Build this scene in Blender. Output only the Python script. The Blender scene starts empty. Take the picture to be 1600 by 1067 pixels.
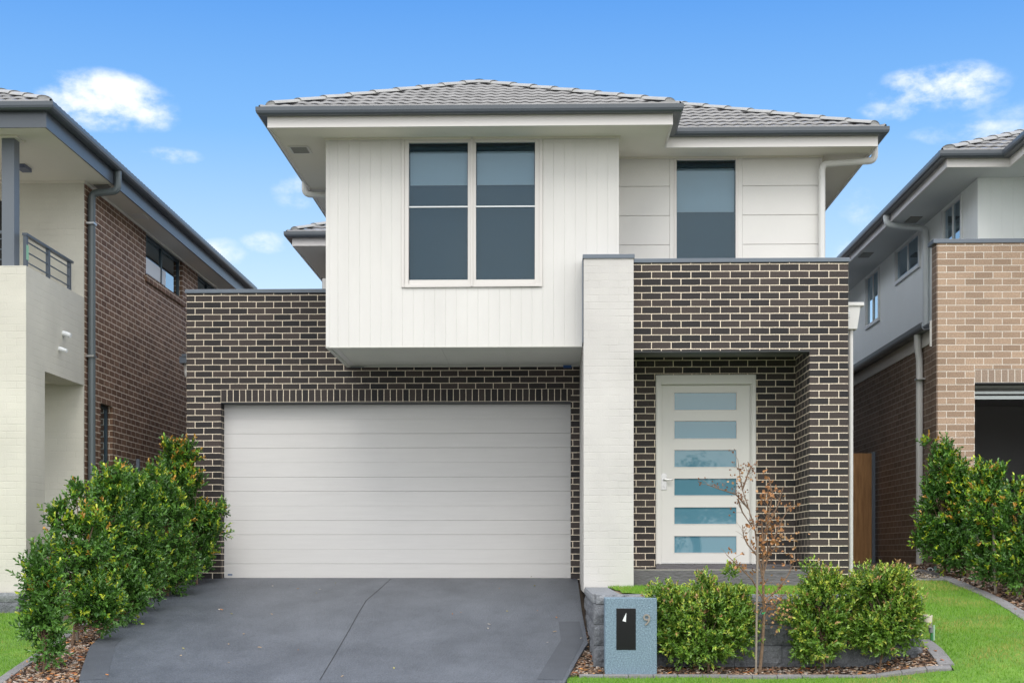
import bpy, bmesh, math, random
import numpy as np
from mathutils import Vector, Matrix, noise
C = bpy.context.scene
COL = C.collection
R = math.radians
# ---------------------------------------------------------------- camera
CZ, F, TH = 1.6, 2250.0, math.atan(58/2250)
cd = bpy.data.cameras.new('camera'); cam = bpy.data.objects.new('camera', cd); COL.objects.link(cam)
cam.location = (0, 0, CZ); cam.rotation_euler = (R(90), 0, TH)
cd.sensor_width = 36; cd.lens = 36*F/1600; cd.shift_y = (867-533.5)/1600; cd.clip_end = 3000
C.camera = cam
# ---------------------------------------------------------------- light
SUN_EL, SUN_AZ = 52, 5          # elevation; azimuth to the right of straight behind the viewer
C.view_settings.view_transform = 'Standard'; C.view_settings.look = 'None'
C.view_settings.exposure = 0.72; C.view_settings.gamma = 1
sd = bpy.data.lights.new('sun', 'SUN'); sd.energy = 1.0; sd.angle = R(35); sd.color = (1, .955, .88)
sun = bpy.data.objects.new('sun', sd); COL.objects.link(sun); sun.location = (0, 0, 40)
sdir = Vector((math.sin(R(SUN_AZ))*math.cos(R(SUN_EL)), -math.cos(R(SUN_AZ))*math.cos(R(SUN_EL)), math.sin(R(SUN_EL))))
sun.rotation_euler = sdir.to_track_quat('Z', 'Y').to_euler()
W = bpy.data.worlds.new('World'); C.world = W; W.use_nodes = True
nt = W.node_tree; N = nt.nodes; L = nt.links; N.clear()
def wn(t, **k):
    n = N.new(t)
    for a, b in k.items(): setattr(n, a, b)
    return n
def wmath(op, a, b=None, clamp=False):
    n = wn('ShaderNodeMath', operation=op, use_clamp=clamp)
    for i, v in enumerate((a, b)):
        if v is None: continue
        if isinstance(v, (int, float)): n.inputs[i].default_value = v
        else: L.new(v, n.inputs[i])
    return n.outputs[0]
sky = wn('ShaderNodeTexSky', sky_type='NISHITA', sun_disc=False)
sky.sun_elevation = R(SUN_EL); sky.sun_rotation = R(180-SUN_AZ); sky.dust_density = .2; sky.ozone_density = 2.5; sky.air_density = 1.0
tc = wn('ShaderNodeTexCoord'); sep = wn('ShaderNodeSeparateXYZ'); L.new(tc.outputs['Generated'], sep.inputs[0])
tint = wn('ShaderNodeValToRGB'); L.new(sep.outputs[2], tint.inputs[0])
cr = tint.color_ramp; cr.elements[0].position = 0; cr.elements[0].color = (.56, .62, .66, 1)
cr.elements[1].position = .42; cr.elements[1].color = (.035, .17, .50, 1)
for p, c in ((.13, (.48, .57, .65, 1)), (.20, (.30, .44, .60, 1)), (.28, (.125, .30, .57, 1)), (.36, (.055, .205, .52, 1))):
    e = cr.elements.new(p); e.color = c
skyk = wn('ShaderNodeVectorMath', operation='SCALE'); L.new(sky.outputs[0], skyk.inputs[0]); skyk.inputs['Scale'].default_value = .10
mixs = wn('ShaderNodeMix', data_type='RGBA'); mixs.inputs[0].default_value = .82
L.new(skyk.outputs[0], mixs.inputs[6]); L.new(tint.outputs[0], mixs.inputs[7])
# clouds: soft cumulus at given sky directions, broken by noise; a bank of bright cloud fills the sky behind the viewer
no = wn('ShaderNodeTexNoise'); no.inputs['Scale'].default_value = 15; no.inputs['Detail'].default_value = 9; no.inputs['Roughness'].default_value = .6
mpn = wn('ShaderNodeMapping'); mpn.inputs['Scale'].default_value = (1, 1, 1.7); L.new(tc.outputs['Generated'], mpn.inputs[0]); L.new(mpn.outputs[0], no.inputs['Vector'])
def ddir(px, py):
    x, z = (px-800)/F, (867-py)/F
    return Vector((x*math.cos(TH)-math.sin(TH), x*math.sin(TH)+math.cos(TH), z)).normalized()
total = None
for px, py, rx, rz, amp in ((160, 158, 108, 46, 1.0), (225, 178, 60, 30, .8), (110, 150, 50, 28, .55), (262, 243, 55, 15, .7), (1468, 138, 105, 40, .95), (1400, 170, 60, 24, .6), (1520, 205, 110, 20, .5),
                         (465, 300, 45, 32, .55), (420, 380, 50, 22, .6), (350, 395, 45, 24, .55), (440, 425, 80, 22, .5), (1340, 330, 40, 60, .4),
                         (1340, 250, 70, 70, .28), (1300, 390, 60, 40, .5), (1560, 175, 80, 40, .30)):
    d = ddir(px, py); h = Vector((d.y, -d.x, 0)).normalized(); v = h.cross(d) if h.cross(d).z > 0 else -h.cross(d)
    def dot(vec, r):
        n = wn('ShaderNodeVectorMath', operation='DOT_PRODUCT'); L.new(tc.outputs['Generated'], n.inputs[0]); n.inputs[1].default_value = vec*(F/r); return n.outputs['Value']
    a = dot(h, rx); b = dot(v, rz)
    r2 = wmath('ADD', wmath('MULTIPLY', a, a), wmath('MULTIPLY', b, b))
    g = wmath('MULTIPLY', wmath('MAXIMUM', wmath('SUBTRACT', 1, wmath('MULTIPLY', r2, .8)), 0), amp)
    front = dot(d, F); g = wmath('MULTIPLY', g, wmath('GREATER_THAN', front, 0))
    total = g if total is None else wmath('MAXIMUM', total, g)
cl = wmath('MULTIPLY', wmath('POWER', total, .7), wmath('ADD', .85, wmath('MULTIPLY', wmath('SUBTRACT', no.outputs[0], .5), 4.6)))
mr = wn('ShaderNodeMapRange', interpolation_type='SMOOTHSTEP'); L.new(cl, mr.inputs[0])
mr.inputs[1].default_value = .28; mr.inputs[2].default_value = 1.12; mr.inputs[3].default_value = 0; mr.inputs[4].default_value = .93
no2 = wn('ShaderNodeTexNoise'); no2.inputs['Scale'].default_value = 2.6; no2.inputs['Detail'].default_value = 7; L.new(tc.outputs['Generated'], no2.inputs['Vector'])
mb = wn('ShaderNodeMapRange', interpolation_type='SMOOTHSTEP'); L.new(sep.outputs[1], mb.inputs[0])
mb.inputs[1].default_value = .75; mb.inputs[2].default_value = .1
mb2 = wn('ShaderNodeMapRange', interpolation_type='SMOOTHSTEP'); L.new(no2.outputs[0], mb2.inputs[0]); mb2.inputs[1].default_value = .25; mb2.inputs[2].default_value = .6
bank = wmath('MULTIPLY', mb.outputs[0], mb2.outputs[0])
mixc = wn('ShaderNodeMix', data_type='RGBA'); L.new(mr.outputs[0], mixc.inputs[0]); L.new(mixs.outputs[2], mixc.inputs[6]); mixc.inputs[7].default_value = (.64, .66, .70, 1)
mixb = wn('ShaderNodeMix', data_type='RGBA'); L.new(bank, mixb.inputs[0]); L.new(mixc.outputs[2], mixb.inputs[6]); mixb.inputs[7].default_value = (1.20, 1.185, 1.16, 1)
bg = wn('ShaderNodeBackground'); L.new(mixb.outputs[2], bg.inputs[0]); bg.inputs[1].default_value = 1.10
wo = wn('ShaderNodeOutputWorld'); L.new(bg.outputs[0], wo.inputs[0])

# ---------------------------------------------------------------- helpers
def ray(px, py):
    x, z = (px-800)/F, (867-py)/F
    return Vector((x*math.cos(TH)-math.sin(TH), x*math.sin(TH)+math.cos(TH), z))
def at(px, py, Y):
    d = ray(px, py); return Vector((0, 0, CZ))+d*(Y/d.y)
def ax(px, py, X):
    d = ray(px, py); return Vector((0, 0, CZ))+d*(X/d.x)
def sst(a, b, x):
    t = min(1, max(0, (x-a)/(b-a))); return t*t*(3-2*t)
def D(x, y):                                   # finished ground surface
    if y >= 19.57: return 1.287
    if y >= 12.0: return 1.287-.134*(19.57-y)
    z12 = 1.287-.134*7.57
    if y >= 7.5: return z12-.06*(12-y)
    return 0.0
def G(x, y):
    return D(x, y)-.045+(.16+.09*sst(14.8, 18.3, y))*sst(2.9, 3.7, x)*sst(12.9, 14.2, y)
def ag(px, py):
    lo, hi = 9.0, 40.0
    for _ in range(50):
        m = (lo+hi)/2; p = at(px, py, m)
        if p.z > max(D(p.x, m), G(p.x, m)): lo = m
        else: hi = m
    return at(px, py, lo)

MATS = {}
def mat(name, color=(.5, .5, .5), rough=.6, metal=0, spec=.5, var=0, vscale=3, bump=0, bscale=40, color2=None, sub=None, stretch=(1, 1, 1), fine=0):
    if name in MATS: return MATS[name]
    m = bpy.data.materials.new(name); m.use_nodes = True; t = m.node_tree; b = t.nodes['Principled BSDF']
    b.inputs['Base Color'].default_value = (*color, 1); b.inputs['Roughness'].default_value = rough
    b.inputs['Metallic'].default_value = metal; b.inputs['Specular IOR Level'].default_value = spec
    tcn = t.nodes.new('ShaderNodeTexCoord'); mp = t.nodes.new('ShaderNodeMapping'); mp.inputs['Scale'].default_value = stretch
    t.links.new(tcn.outputs['Object'], mp.inputs[0])
    if color2 is None and var:
        color2 = tuple(c*(1-var) for c in color)
    if color2 is not None:
        n = t.nodes.new('ShaderNodeTexNoise'); n.inputs['Scale'].default_value = vscale; n.inputs['Detail'].default_value = 8; n.inputs['Roughness'].default_value = .65
        t.links.new(mp.outputs[0], n.inputs['Vector'])
        r = t.nodes.new('ShaderNodeMapRange'); r.inputs[1].default_value = .32; r.inputs[2].default_value = .68; t.links.new(n.outputs[0], r.inputs[0])
        mx = t.nodes.new('ShaderNodeMix'); mx.data_type = 'RGBA'; t.links.new(r.outputs[0], mx.inputs[0])
        mx.inputs[6].default_value = (*color2, 1); mx.inputs[7].default_value = (*color, 1)
        out = mx.outputs[2]
        if fine:
            n3 = t.nodes.new('ShaderNodeTexNoise'); n3.inputs['Scale'].default_value = 90; n3.inputs['Detail'].default_value = 3; t.links.new(mp.outputs[0], n3.inputs['Vector'])
            r3 = t.nodes.new('ShaderNodeMapRange'); r3.inputs[1].default_value = .3; r3.inputs[2].default_value = .7; r3.inputs[3].default_value = 1-fine; r3.inputs[4].default_value = 1+fine
            t.links.new(n3.outputs[0], r3.inputs[0])
            vm = t.nodes.new('ShaderNodeVectorMath'); vm.operation = 'SCALE'; t.links.new(out, vm.inputs[0]); t.links.new(r3.outputs[0], vm.inputs['Scale']); out = vm.outputs[0]
        t.links.new(out, b.inputs['Base Color'])
    if bump:
        n2 = t.nodes.new('ShaderNodeTexNoise'); n2.inputs['Scale'].default_value = bscale; n2.inputs['Detail'].default_value = 6
        t.links.new(mp.outputs[0], n2.inputs['Vector'])
        bp = t.nodes.new('ShaderNodeBump'); bp.inputs['Strength'].default_value = bump; bp.inputs['Distance'].default_value = .02
        t.links.new(n2.outputs[0], bp.inputs['Height']); t.links.new(bp.outputs[0], b.inputs['Normal'])
    MATS[name] = m; return m

def brickmat(name, c1, c2, mortar, soldier=False, msize=.0055, bump=.6, rough=.7, painted=False, spec=.4):
    m = bpy.data.materials.new(name); m.use_nodes = True; t = m.node_tree; b = t.nodes['Principled BSDF']; lk = t.links.new
    uv = t.nodes.new('ShaderNodeUVMap'); uv.uv_map = 'UVMap'
    dn = t.nodes.new('ShaderNodeTexNoise'); dn.inputs['Scale'].default_value = 7 if not painted else 12; dn.inputs['Detail'].default_value = 4; lk(uv.outputs[0], dn.inputs['Vector'])
    dv = t.nodes.new('ShaderNodeVectorMath'); dv.operation = 'SUBTRACT'; lk(dn.outputs['Color'], dv.inputs[0]); dv.inputs[1].default_value = (.5, .5, .5)
    ds = t.nodes.new('ShaderNodeVectorMath'); ds.operation = 'SCALE'; lk(dv.outputs[0], ds.inputs[0]); ds.inputs['Scale'].default_value = .006 if not painted else .018
    da = t.nodes.new('ShaderNodeVectorMath'); da.operation = 'ADD'; lk(uv.outputs[0], da.inputs[0]); lk(ds.outputs[0], da.inputs[1])
    br = t.nodes.new('ShaderNodeTexBrick'); lk(da.outputs[0], br.inputs['Vector'])
    br.inputs['Scale'].default_value = 1; br.inputs['Mortar Size'].default_value = msize; br.inputs['Mortar Smooth'].default_value = .25 if not painted else 1
    br.inputs['Brick Width'].default_value = .24 if not soldier else .086; br.inputs['Row Height'].default_value = .086 if not soldier else .172
    br.offset = .5 if not soldier else 0
    br.inputs['Color1'].default_value = (*c1, 1); br.inputs['Color2'].default_value = (*c2, 1); br.inputs['Mortar'].default_value = (*mortar, 1)
    n = t.nodes.new('ShaderNodeTexNoise'); n.inputs['Scale'].default_value = 70; n.inputs['Detail'].default_value = 5; lk(uv.outputs[0], n.inputs['Vector'])
    mr_ = t.nodes.new('ShaderNodeMapRange'); mr_.inputs[1].default_value = .3; mr_.inputs[2].default_value = .7; mr_.inputs[3].default_value = .72 if not painted else .96; mr_.inputs[4].default_value = 1.28 if not painted else 1.03
    lk(n.outputs[0], mr_.inputs[0])
    n4 = t.nodes.new('ShaderNodeTexNoise'); n4.inputs['Scale'].default_value = 1.3; n4.inputs['Detail'].default_value = 6; lk(uv.outputs[0], n4.inputs['Vector'])
    mr4 = t.nodes.new('ShaderNodeMapRange'); mr4.inputs[1].default_value = .3; mr4.inputs[2].default_value = .7; mr4.inputs[3].default_value = .9; mr4.inputs[4].default_value = 1.07; lk(n4.outputs[0], mr4.inputs[0])
    mm = t.nodes.new('ShaderNodeMath'); mm.operation = 'MULTIPLY'; lk(mr_.outputs[0], mm.inputs[0]); lk(mr4.outputs[0], mm.inputs[1])
    vs = t.nodes.new('ShaderNodeVectorMath'); vs.operation = 'SCALE'; lk(br.outputs['Color'], vs.inputs[0]); lk(mm.outputs[0], vs.inputs['Scale'])
    lk(vs.outputs[0], b.inputs['Base Color']); b.inputs['Roughness'].default_value = rough; b.inputs['Specular IOR Level'].default_value = spec
    h = t.nodes.new('ShaderNodeMath'); h.operation = 'MULTIPLY'; lk(br.outputs['Fac'], h.inputs[0])
    if painted:                                   # joints show in places only, like flushed and painted brickwork
        n5 = t.nodes.new('ShaderNodeTexNoise'); n5.inputs['Scale'].default_value = 3.2; n5.inputs['Detail'].default_value = 3; lk(uv.outputs[0], n5.inputs['Vector'])
        m5 = t.nodes.new('ShaderNodeMapRange'); m5.inputs[1].default_value = .38; m5.inputs[2].default_value = .62; m5.inputs[3].default_value = -.05; m5.inputs[4].default_value = -1; lk(n5.outputs[0], m5.inputs[0]); lk(m5.outputs[0], h.inputs[1])
    else: h.inputs[1].default_value = -1
    h2 = t.nodes.new('ShaderNodeMath'); h2.operation = 'MULTIPLY'; lk(n.outputs[0], h2.inputs[0]); h2.inputs[1].default_value = .25 if not painted else .3
    h3 = t.nodes.new('ShaderNodeMath'); h3.operation = 'ADD'; lk(h.outputs[0], h3.inputs[0]); lk(h2.outputs[0], h3.inputs[1])
    bp = t.nodes.new('ShaderNodeBump'); bp.inputs['Strength'].default_value = bump; bp.inputs['Distance'].default_value = .008
    lk(h3.outputs[0], bp.inputs['Height']); lk(bp.outputs[0], b.inputs['Normal'])
    return m

def glassmat(name, trans, rough=.02, boost=1.0):
    m = bpy.data.materials.new(name); m.use_nodes = True; t = m.node_tree; t.nodes.clear(); lk = t.links.new
    o = t.nodes.new('ShaderNodeOutputMaterial'); mx = t.nodes.new('ShaderNodeMixShader'); tr = t.nodes.new('ShaderNodeBsdfTransparent'); tr.inputs[0].default_value = (*trans, 1)
    gl = t.nodes.new('ShaderNodeBsdfGlossy'); gl.inputs['Roughness'].default_value = rough; gl.inputs[0].default_value = (.72, .88, 1, 1)
    fr = t.nodes.new('ShaderNodeFresnel'); fr.inputs[0].default_value = 1.5; mu = t.nodes.new('ShaderNodeMath'); mu.operation = 'MULTIPLY'; mu.inputs[1].default_value = boost
    mu.use_clamp = True
    lk(fr.outputs[0], mu.inputs[0]); lk(mu.outputs[0], mx.inputs[0]); lk(tr.outputs[0], mx.inputs[1]); lk(gl.outputs[0], mx.inputs[2]); lk(mx.outputs[0], o.inputs[0])
    return m

def vcolmat(name, rough=.5, spec=.5, trans=0):
    m = bpy.data.materials.new(name); m.use_nodes = True; t = m.node_tree; b = t.nodes['Principled BSDF']
    a = t.nodes.new('ShaderNodeVertexColor'); a.layer_name = 'tint'; t.links.new(a.outputs[0], b.inputs['Base Color'])
    b.inputs['Roughness'].default_value = rough; b.inputs['Specular IOR Level'].default_value = spec
    if trans:
        tl = t.nodes.new('ShaderNodeBsdfTranslucent'); t.links.new(a.outputs[0], tl.inputs[0]); mx = t.nodes.new('ShaderNodeMixShader'); mx.inputs[0].default_value = trans
        o = t.nodes['Material Output']; t.links.new(b.outputs[0], mx.inputs[1]); t.links.new(tl.outputs[0], mx.inputs[2]); t.links.new(mx.outputs[0], o.inputs[0])
    return m

def tag(o, label=None, cat=None, group=None, kind=None):
    if label: o['label'] = label
    if cat: o['category'] = cat
    if group: o['group'] = group
    if kind: o['kind'] = kind
    return o
def root(name, loc, label, cat, group=None):
    o = bpy.data.objects.new(name, None); COL.objects.link(o); o.location = loc; o.empty_display_size = .3
    return tag(o, label, cat, group)
def wloc(o):
    v = Vector((0, 0, 0))
    while o is not None: v += o.location; o = o.parent
    return v

class MB:
    def __init__(s): s.v = []; s.f = []; s.sm = []
    def add(s, vs, fs, smooth=False):
        n = len(s.v); s.v += [tuple(v) for v in vs]; s.f += [tuple(i+n for i in f) for f in fs]; s.sm += [smooth]*len(fs); return s
    def box(s, x0, x1, y0, y1, z0, z1):
        if x0 > x1: x0, x1 = x1, x0
        if y0 > y1: y0, y1 = y1, y0
        if z0 > z1: z0, z1 = z1, z0
        return s.add([(x0, y0, z0), (x1, y0, z0), (x1, y1, z0), (x0, y1, z0), (x0, y0, z1), (x1, y0, z1), (x1, y1, z1), (x0, y1, z1)],
                     [(0, 3, 2, 1), (4, 5, 6, 7), (0, 1, 5, 4), (1, 2, 6, 5), (2, 3, 7, 6), (3, 0, 4, 7)])
    def poly(s, pts): return s.add(pts, [tuple(range(len(pts)))])
    def prism(s, prof, a, b, axis):            # profile (2D) swept from a to b along axis 'x' or 'y'
        n = len(prof)
        def P(q, t): return (t, q[0], q[1]) if axis == 'x' else (q[0], t, q[1])
        vs = [P(q, a) for q in prof]+[P(q, b) for q in prof]
        fs = [(i, (i+1) % n, n+(i+1) % n, n+i) for i in range(n)]+[tuple(range(n))[::-1], tuple(range(n, 2*n))]
        return s.add(vs, fs)
    def tube(s, pts, r, seg=10, r2=None):
        pts = [Vector(p) for p in pts]; n = len(pts); vs = []; up = None
        for i, p in enumerate(pts):
            d = ((pts[i]-pts[i-1]).normalized() if i else Vector((0, 0, 0)))+((pts[i+1]-pts[i]).normalized() if i < n-1 else Vector((0, 0, 0)))
            d.normalize()
            if up is None: up = d.orthogonal().normalized()
            u = (up-d*up.dot(d)).normalized(); up = u; w = d.cross(u)
            rr = (r if r2 is None else r+(r2-r)*i/(n-1)) if not isinstance(r, (list, tuple)) else r[i]
            vs += [p+(u*math.cos(2*math.pi*k/seg)+w*math.sin(2*math.pi*k/seg))*rr for k in range(seg)]
        fs = [(i*seg+k, i*seg+(k+1) % seg, (i+1)*seg+(k+1) % seg, (i+1)*seg+k) for i in range(n-1) for k in range(seg)]
        s.add(vs, fs, True); s.add(vs[:seg], [tuple(range(seg))[::-1]]); s.add(vs[-seg:], [tuple(range(seg))]); return s
    def build(s, name, m, parent=None, ph=(0, 0), phy=0, bevel=0, recalc=True):
        off = wloc(parent) if parent else Vector((0, 0, 0))
        me = bpy.data.meshes.new(name); me.from_pydata(s.v, [], s.f); me.update()
        if recalc or bevel:
            b = bmesh.new(); b.from_mesh(me)
            bmesh.ops.remove_doubles(b, verts=b.verts, dist=1e-5)
            bmesh.ops.recalc_face_normals(b, faces=b.faces)
            b.to_mesh(me); b.free()
        else:
            me.polygons.foreach_set('use_smooth', s.sm)
            if any(s.sm): me.set_sharp_from_angle(angle=R(28))
        if any(s.sm) and (recalc or bevel):
            me.polygons.foreach_set('use_smooth', [True]*len(me.polygons))
            try: me.set_sharp_from_angle(angle=R(35))
            except Exception: pass
        uvl = me.uv_layers.new(name='UVMap')
        for p in me.polygons:
            nrm = p.normal; k = max(range(3), key=lambda i: abs(nrm[i]))
            for li in p.loop_indices:
                c = me.vertices[me.loops[li].vertex_index].co
                uvl.data[li].uv = (c.y-phy, c.z-ph[1]+172.0) if k == 0 else ((c.x-ph[0], c.y) if k == 2 else (c.x-ph[0], c.z-ph[1]+172.0))
        if off.length: me.transform(Matrix.Translation(-off))
        me.materials.append(m)
        o = bpy.data.objects.new(name, me); COL.objects.link(o); o.parent = parent
        if bevel:
            md = o.modifiers.new('bevel', 'BEVEL'); md.width = bevel; md.segments = 2; md.limit_method = 'ANGLE'; md.angle_limit = R(40)
        return o
def bend(p0, p1, p2, r, n=5):                 # points of a rounded corner at p1
    p0, p1, p2 = Vector(p0), Vector(p1), Vector(p2); a = p1+(p0-p1).normalized()*r; b = p1+(p2-p1).normalized()*r
    return [a*(1-t)**2+p1*2*t*(1-t)+b*t*t for t in [i/n for i in range(n+1)]]
def path(pts, r=.09):
    out = [Vector(pts[0])]
    for i in range(1, len(pts)-1): out += bend(pts[i-1], pts[i], pts[i+1], r)
    return out+[Vector(pts[-1])]

# ---------------------------------------------------------------- materials
m_brick = brickmat('dark_brick', (.024, .023, .025), (.068, .054, .049), (.86, .75, .60), spec=.3)
m_soldier = brickmat('dark_brick_soldier', (.024, .023, .025), (.062, .050, .046), (.86, .75, .60), soldier=True, spec=.3)
m_brown = brickmat('brown_brick', (.145, .079, .048), (.235, .138, .088), (.82, .72, .58), spec=.3)
m_tan = brickmat('tan_brick', (.30, .21, .145), (.45, .32, .225), (.72, .66, .58))
m_taupe = brickmat('taupe_brick', (.18, .125, .092), (.25, .178, .135), (.50, .44, .38))
m_tan_s = brickmat('tan_brick_soldier', (.28, .21, .16), (.35, .265, .20), (.72, .66, .58), soldier=True)
m_pbrick = brickmat('painted_brick', (.575, .56, .54), (.59, .575, .55), (.57, .555, .53), painted=True, rough=.8, bump=.45)
m_pbrick2 = brickmat('cream_painted_brick', (.60, .585, .515), (.615, .60, .525), (.595, .58, .51), painted=True, rough=.8, bump=.45)
m_clad = mat('white_cladding', (.69, .68, .655), .55, var=.07, vscale=1.1, bump=.06, bscale=60, stretch=(3, 3, .6))
m_clad2 = mat('warm_white_sheet', (.74, .73, .70), .6, var=.04, vscale=1.5, bump=.05, bscale=60)
m_clad3 = mat('pale_green_white_cladding', (.90, .94, .92), .6, var=.03, vscale=1.5)
m_soffit = mat('soffit_paint', (.80, .765, .69), .8, var=.03, vscale=1)
m_fascia = mat('fascia_paint', (.76, .735, .715), .5)
m_frame = mat('window_frame_paint', (.66, .635, .61), .4)
m_gutter = mat('gutter_steel', (.085, .10, .118), .32, spec=.5, var=.12, vscale=2)
m_cap = mat('cap_steel', (.135, .165, .205), .35, var=.1, vscale=2)
m_tile = mat('concrete_roof_tile', (.34, .34, .345), .33, spec=.9, var=.35, vscale=4, bump=.12, bscale=50)
m_ridge = mat('ridge_tile_concrete', (.40, .40, .385), .5, var=.2, vscale=5, bump=.2)
m_pipe = mat('downpipe_paint', (.68, .68, .66), .4)
m_dpipe = mat('dark_pipe_paint', (.115, .14, .15), .35)
m_gdoor = mat('garage_door_steel', (.68, .67, .66), .5, var=.05, vscale=2, stretch=(1, 1, 14), bump=.08, bscale=60)
m_door = mat('door_paint', (.69, .68, .655), .45)
m_metal = mat('satin_metal', (.6, .6, .6), .3, metal=.9)
m_dark = mat('dark_interior', (.03, .03, .032), .9)
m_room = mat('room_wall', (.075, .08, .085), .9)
m_blind = mat('roller_blind_fabric', (.48, .50, .50), .9)
m_blindd = mat('sunscreen_fabric', (.012, .042, .060), .9)
m_white = mat('white_plastic', (.75, .78, .8), .5)
m_glass = glassmat('window_glass', (.80, .87, .91), boost=.8)
m_glassd = glassmat('dark_window_glass', (.3, .35, .38), boost=2.2)
m_steel = mat('lintel_steel', (.05, .055, .06), .5)
m_slate = mat('slate_paver', (.135, .128, .142), .55, color2=(.10, .095, .10), vscale=4, bump=.5, bscale=14, stretch=(1, 1, 3))
m_slatetop = mat('slate_paver_top', (.33, .31, .28), .6, var=.15)
m_conc = mat('exposed_concrete', (.36, .34, .32), .85, var=.2, vscale=8, bump=.2, bscale=60, fine=.15)
m_paver = mat('edging_paver', (.24, .235, .24), .85, var=.25, vscale=10, bump=.3, bscale=60, fine=.2)
m_block = mat('rockface_block', (.18, .19, .21), .85, color2=(.10, .107, .12), vscale=12, bump=.9, bscale=22, fine=.3)
m_blockcap = mat('block_cap', (.27, .285, .31), .85, color2=(.18, .19, .205), vscale=10, bump=.4, bscale=50, fine=.3)
m_wood = mat('treated_pine', (.46, .25, .10), .7, color2=(.25, .125, .05), vscale=3, stretch=(9, 9, .7), bump=.3, bscale=20)
m_bark = mat('bark', (.24, .16, .105), .9, color2=(.14, .09, .06), vscale=25, bump=.5)
m_stake = mat('weathered_stake', (.30, .25, .21), .85, color2=(.20, .165, .135), vscale=12, stretch=(4, 4, 1))
m_leaf = vcolmat('leaf', .30, .6, .18)
m_grass = vcolmat('grass_blade', .6, .3, .25)
m_chip = vcolmat('bark_chip', .85, .3)

# ---------------------------------------------------------------- house parts
def hgroove_box(s, x0, x1, z0, z1, y, depth, pitch=.133, x_ref=0, g=.0035, w=.007, sgn=-1):
    """grooved boarding facing -Y: vertical V grooves as real geometry"""
    xs = [(x0, 0)]; k = math.ceil((x0+w-x_ref)/pitch)
    while x_ref+k*pitch < x1-w:
        c = x_ref+k*pitch; xs += [(c-w/2, 0), (c, g), (c+w/2, 0)]; k += 1
    xs.append((x1, 0))
    front = [(x, y+d) for x, d in xs]; n = len(front)
    vs = [(a, b, z0) for a, b in front]+[(a, b, z1) for a, b in front]
    fs = [(i, i+1, n+i+1, n+i) for i in range(n-1)]
    s.add(vs, fs)
    s.box(x0, x1, y+g+.004, y+depth, z0, z1)
    s.box(x0, x0+.004, y, y+g+.0035, z0, z1); s.box(x1-.004, x1, y, y+g+.0035, z0, z1)
    s.add([(a, b, z0) for a, b in front]+[(x0, y+g+.004, z0), (x1, y+g+.004, z0)], [tuple(range(n))+(n+1, n)])
def ygroove_wall(s, X, y0, y1, z0, z1, depth, pitch=.133, g=.005, w=.010, sgn=-1):
    """grooved boarding on an X=const wall; outside is towards sgn"""
    ys = [(y0, 0)]; k = 1
    while y0+k*pitch < y1-w:
        c = y0+k*pitch; ys += [(c-w/2, 0), (c, g), (c+w/2, 0)]; k += 1
    ys.append((y1, 0)); n = len(ys)
    vs = [(X-sgn*d, a, z0) for a, d in ys]+[(X-sgn*d, a, z1) for a, d in ys]
    s.add(vs, [(i, i+1, n+i+1, n+i) for i in range(n-1)])
    s.box(X-sgn*(g+.004), X-sgn*depth, y0, y1, z0, z1)

PITCH = math.tan(R(23.4))
def clip(bm, co, no):
    bmesh.ops.bisect_plane(bm, geom=bm.verts[:]+bm.edges[:]+bm.faces[:], plane_co=co, plane_no=no, clear_outer=True)
def tile_plane(mb, e0, e1, inn, run, zbase, cuts, cw=.30, ch=.32):
    """interlocking tiles from eave line e0-e1 (plan points), up in plan direction inn for 'run' metres"""
    e0, e1, inn = Vector((*e0, 0)), Vector((*e1, 0)), Vector((*inn, 0)).normalized(); u = (e1-e0); Lu = u.length; u.normalize()
    cosp = math.cos(R(22.5)); bm = bmesh.new(); ncol = int(math.ceil(Lu/.025)); ncrs = int(math.ceil(run/(ch*cosp)))
    def wave(x):
        t = (x/cw) % 1.0
        return .0058*math.cos(2*math.pi*2*t)+(.010 if t > .95 else 0)
    rows = []
    for c in range(ncrs):
        for e in (-2, -1, 0, 1):
            v = (c+max(e, 0))*ch*cosp; lift = (.012, .014, .038, -.006)[e+2]
            if e in (-1, 0): v -= .022
            row = []
            for i in range(ncol+1):
                x = min(i*.025, Lu); p = e0+u*x+inn*v
                row.append(bm.verts.new((p.x, p.y, zbase+v*PITCH+lift+wave(x))))
            rows.append(row)
    first = [bm.verts.new((v.co.x, v.co.y, v.co.z-.03)) for v in rows[0]]; rows.insert(0, first)
    for a, b in zip(rows[:-1], rows[1:]):
        for i in range(ncol): bm.faces.new((a[i], a[i+1], b[i+1], b[i]))
    for co, nn in cuts: clip(bm, (*co, 0), (*nn, 0))
    clip(bm, tuple(e0+inn*run), tuple(inn))
    bm.verts.index_update(); mb.add([v.co[:] for v in bm.verts], [[v.index for v in f.verts] for f in bm.faces], True); bm.free()
def ridge_caps(mb, a, b, r=.098, step=.40):
    a, b = Vector(a), Vector(b); d = (b-a); Ln = d.length; d.normalize(); side = d.cross(Vector((0, 0, 1))).normalized(); up = side.cross(d)
    k = 0; pos = 0
    while pos < Ln-.05:
        p0 = a+d*pos; p1 = a+d*min(Ln, pos+step+.05); ring = []
        for p, rr, lift in ((p0, r*1.08, .016), (p1, r*.97, 0)):
            for q in range(9):
                an = math.pi*q/8; ring.append(p+side*math.cos(an)*rr+up*(math.sin(an)*rr*.5+lift*.75))
        fs = [(q, q+1, 10+q, 9+q) for q in range(8)]
        mb.add(ring, fs, True)
        th = [v-(v-(p0)).normalized()*.02 for v in ring[:9]]
        mb.add(ring[:9]+th, [(q, q+1, 10+q, 9+q) for q in range(8)])
        mb.add(ring[:9]+[p0-up*.03], [tuple(range(10))])
        pos += step
GZ0, GZ1 = 5.235+CZ, 5.325+CZ
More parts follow.
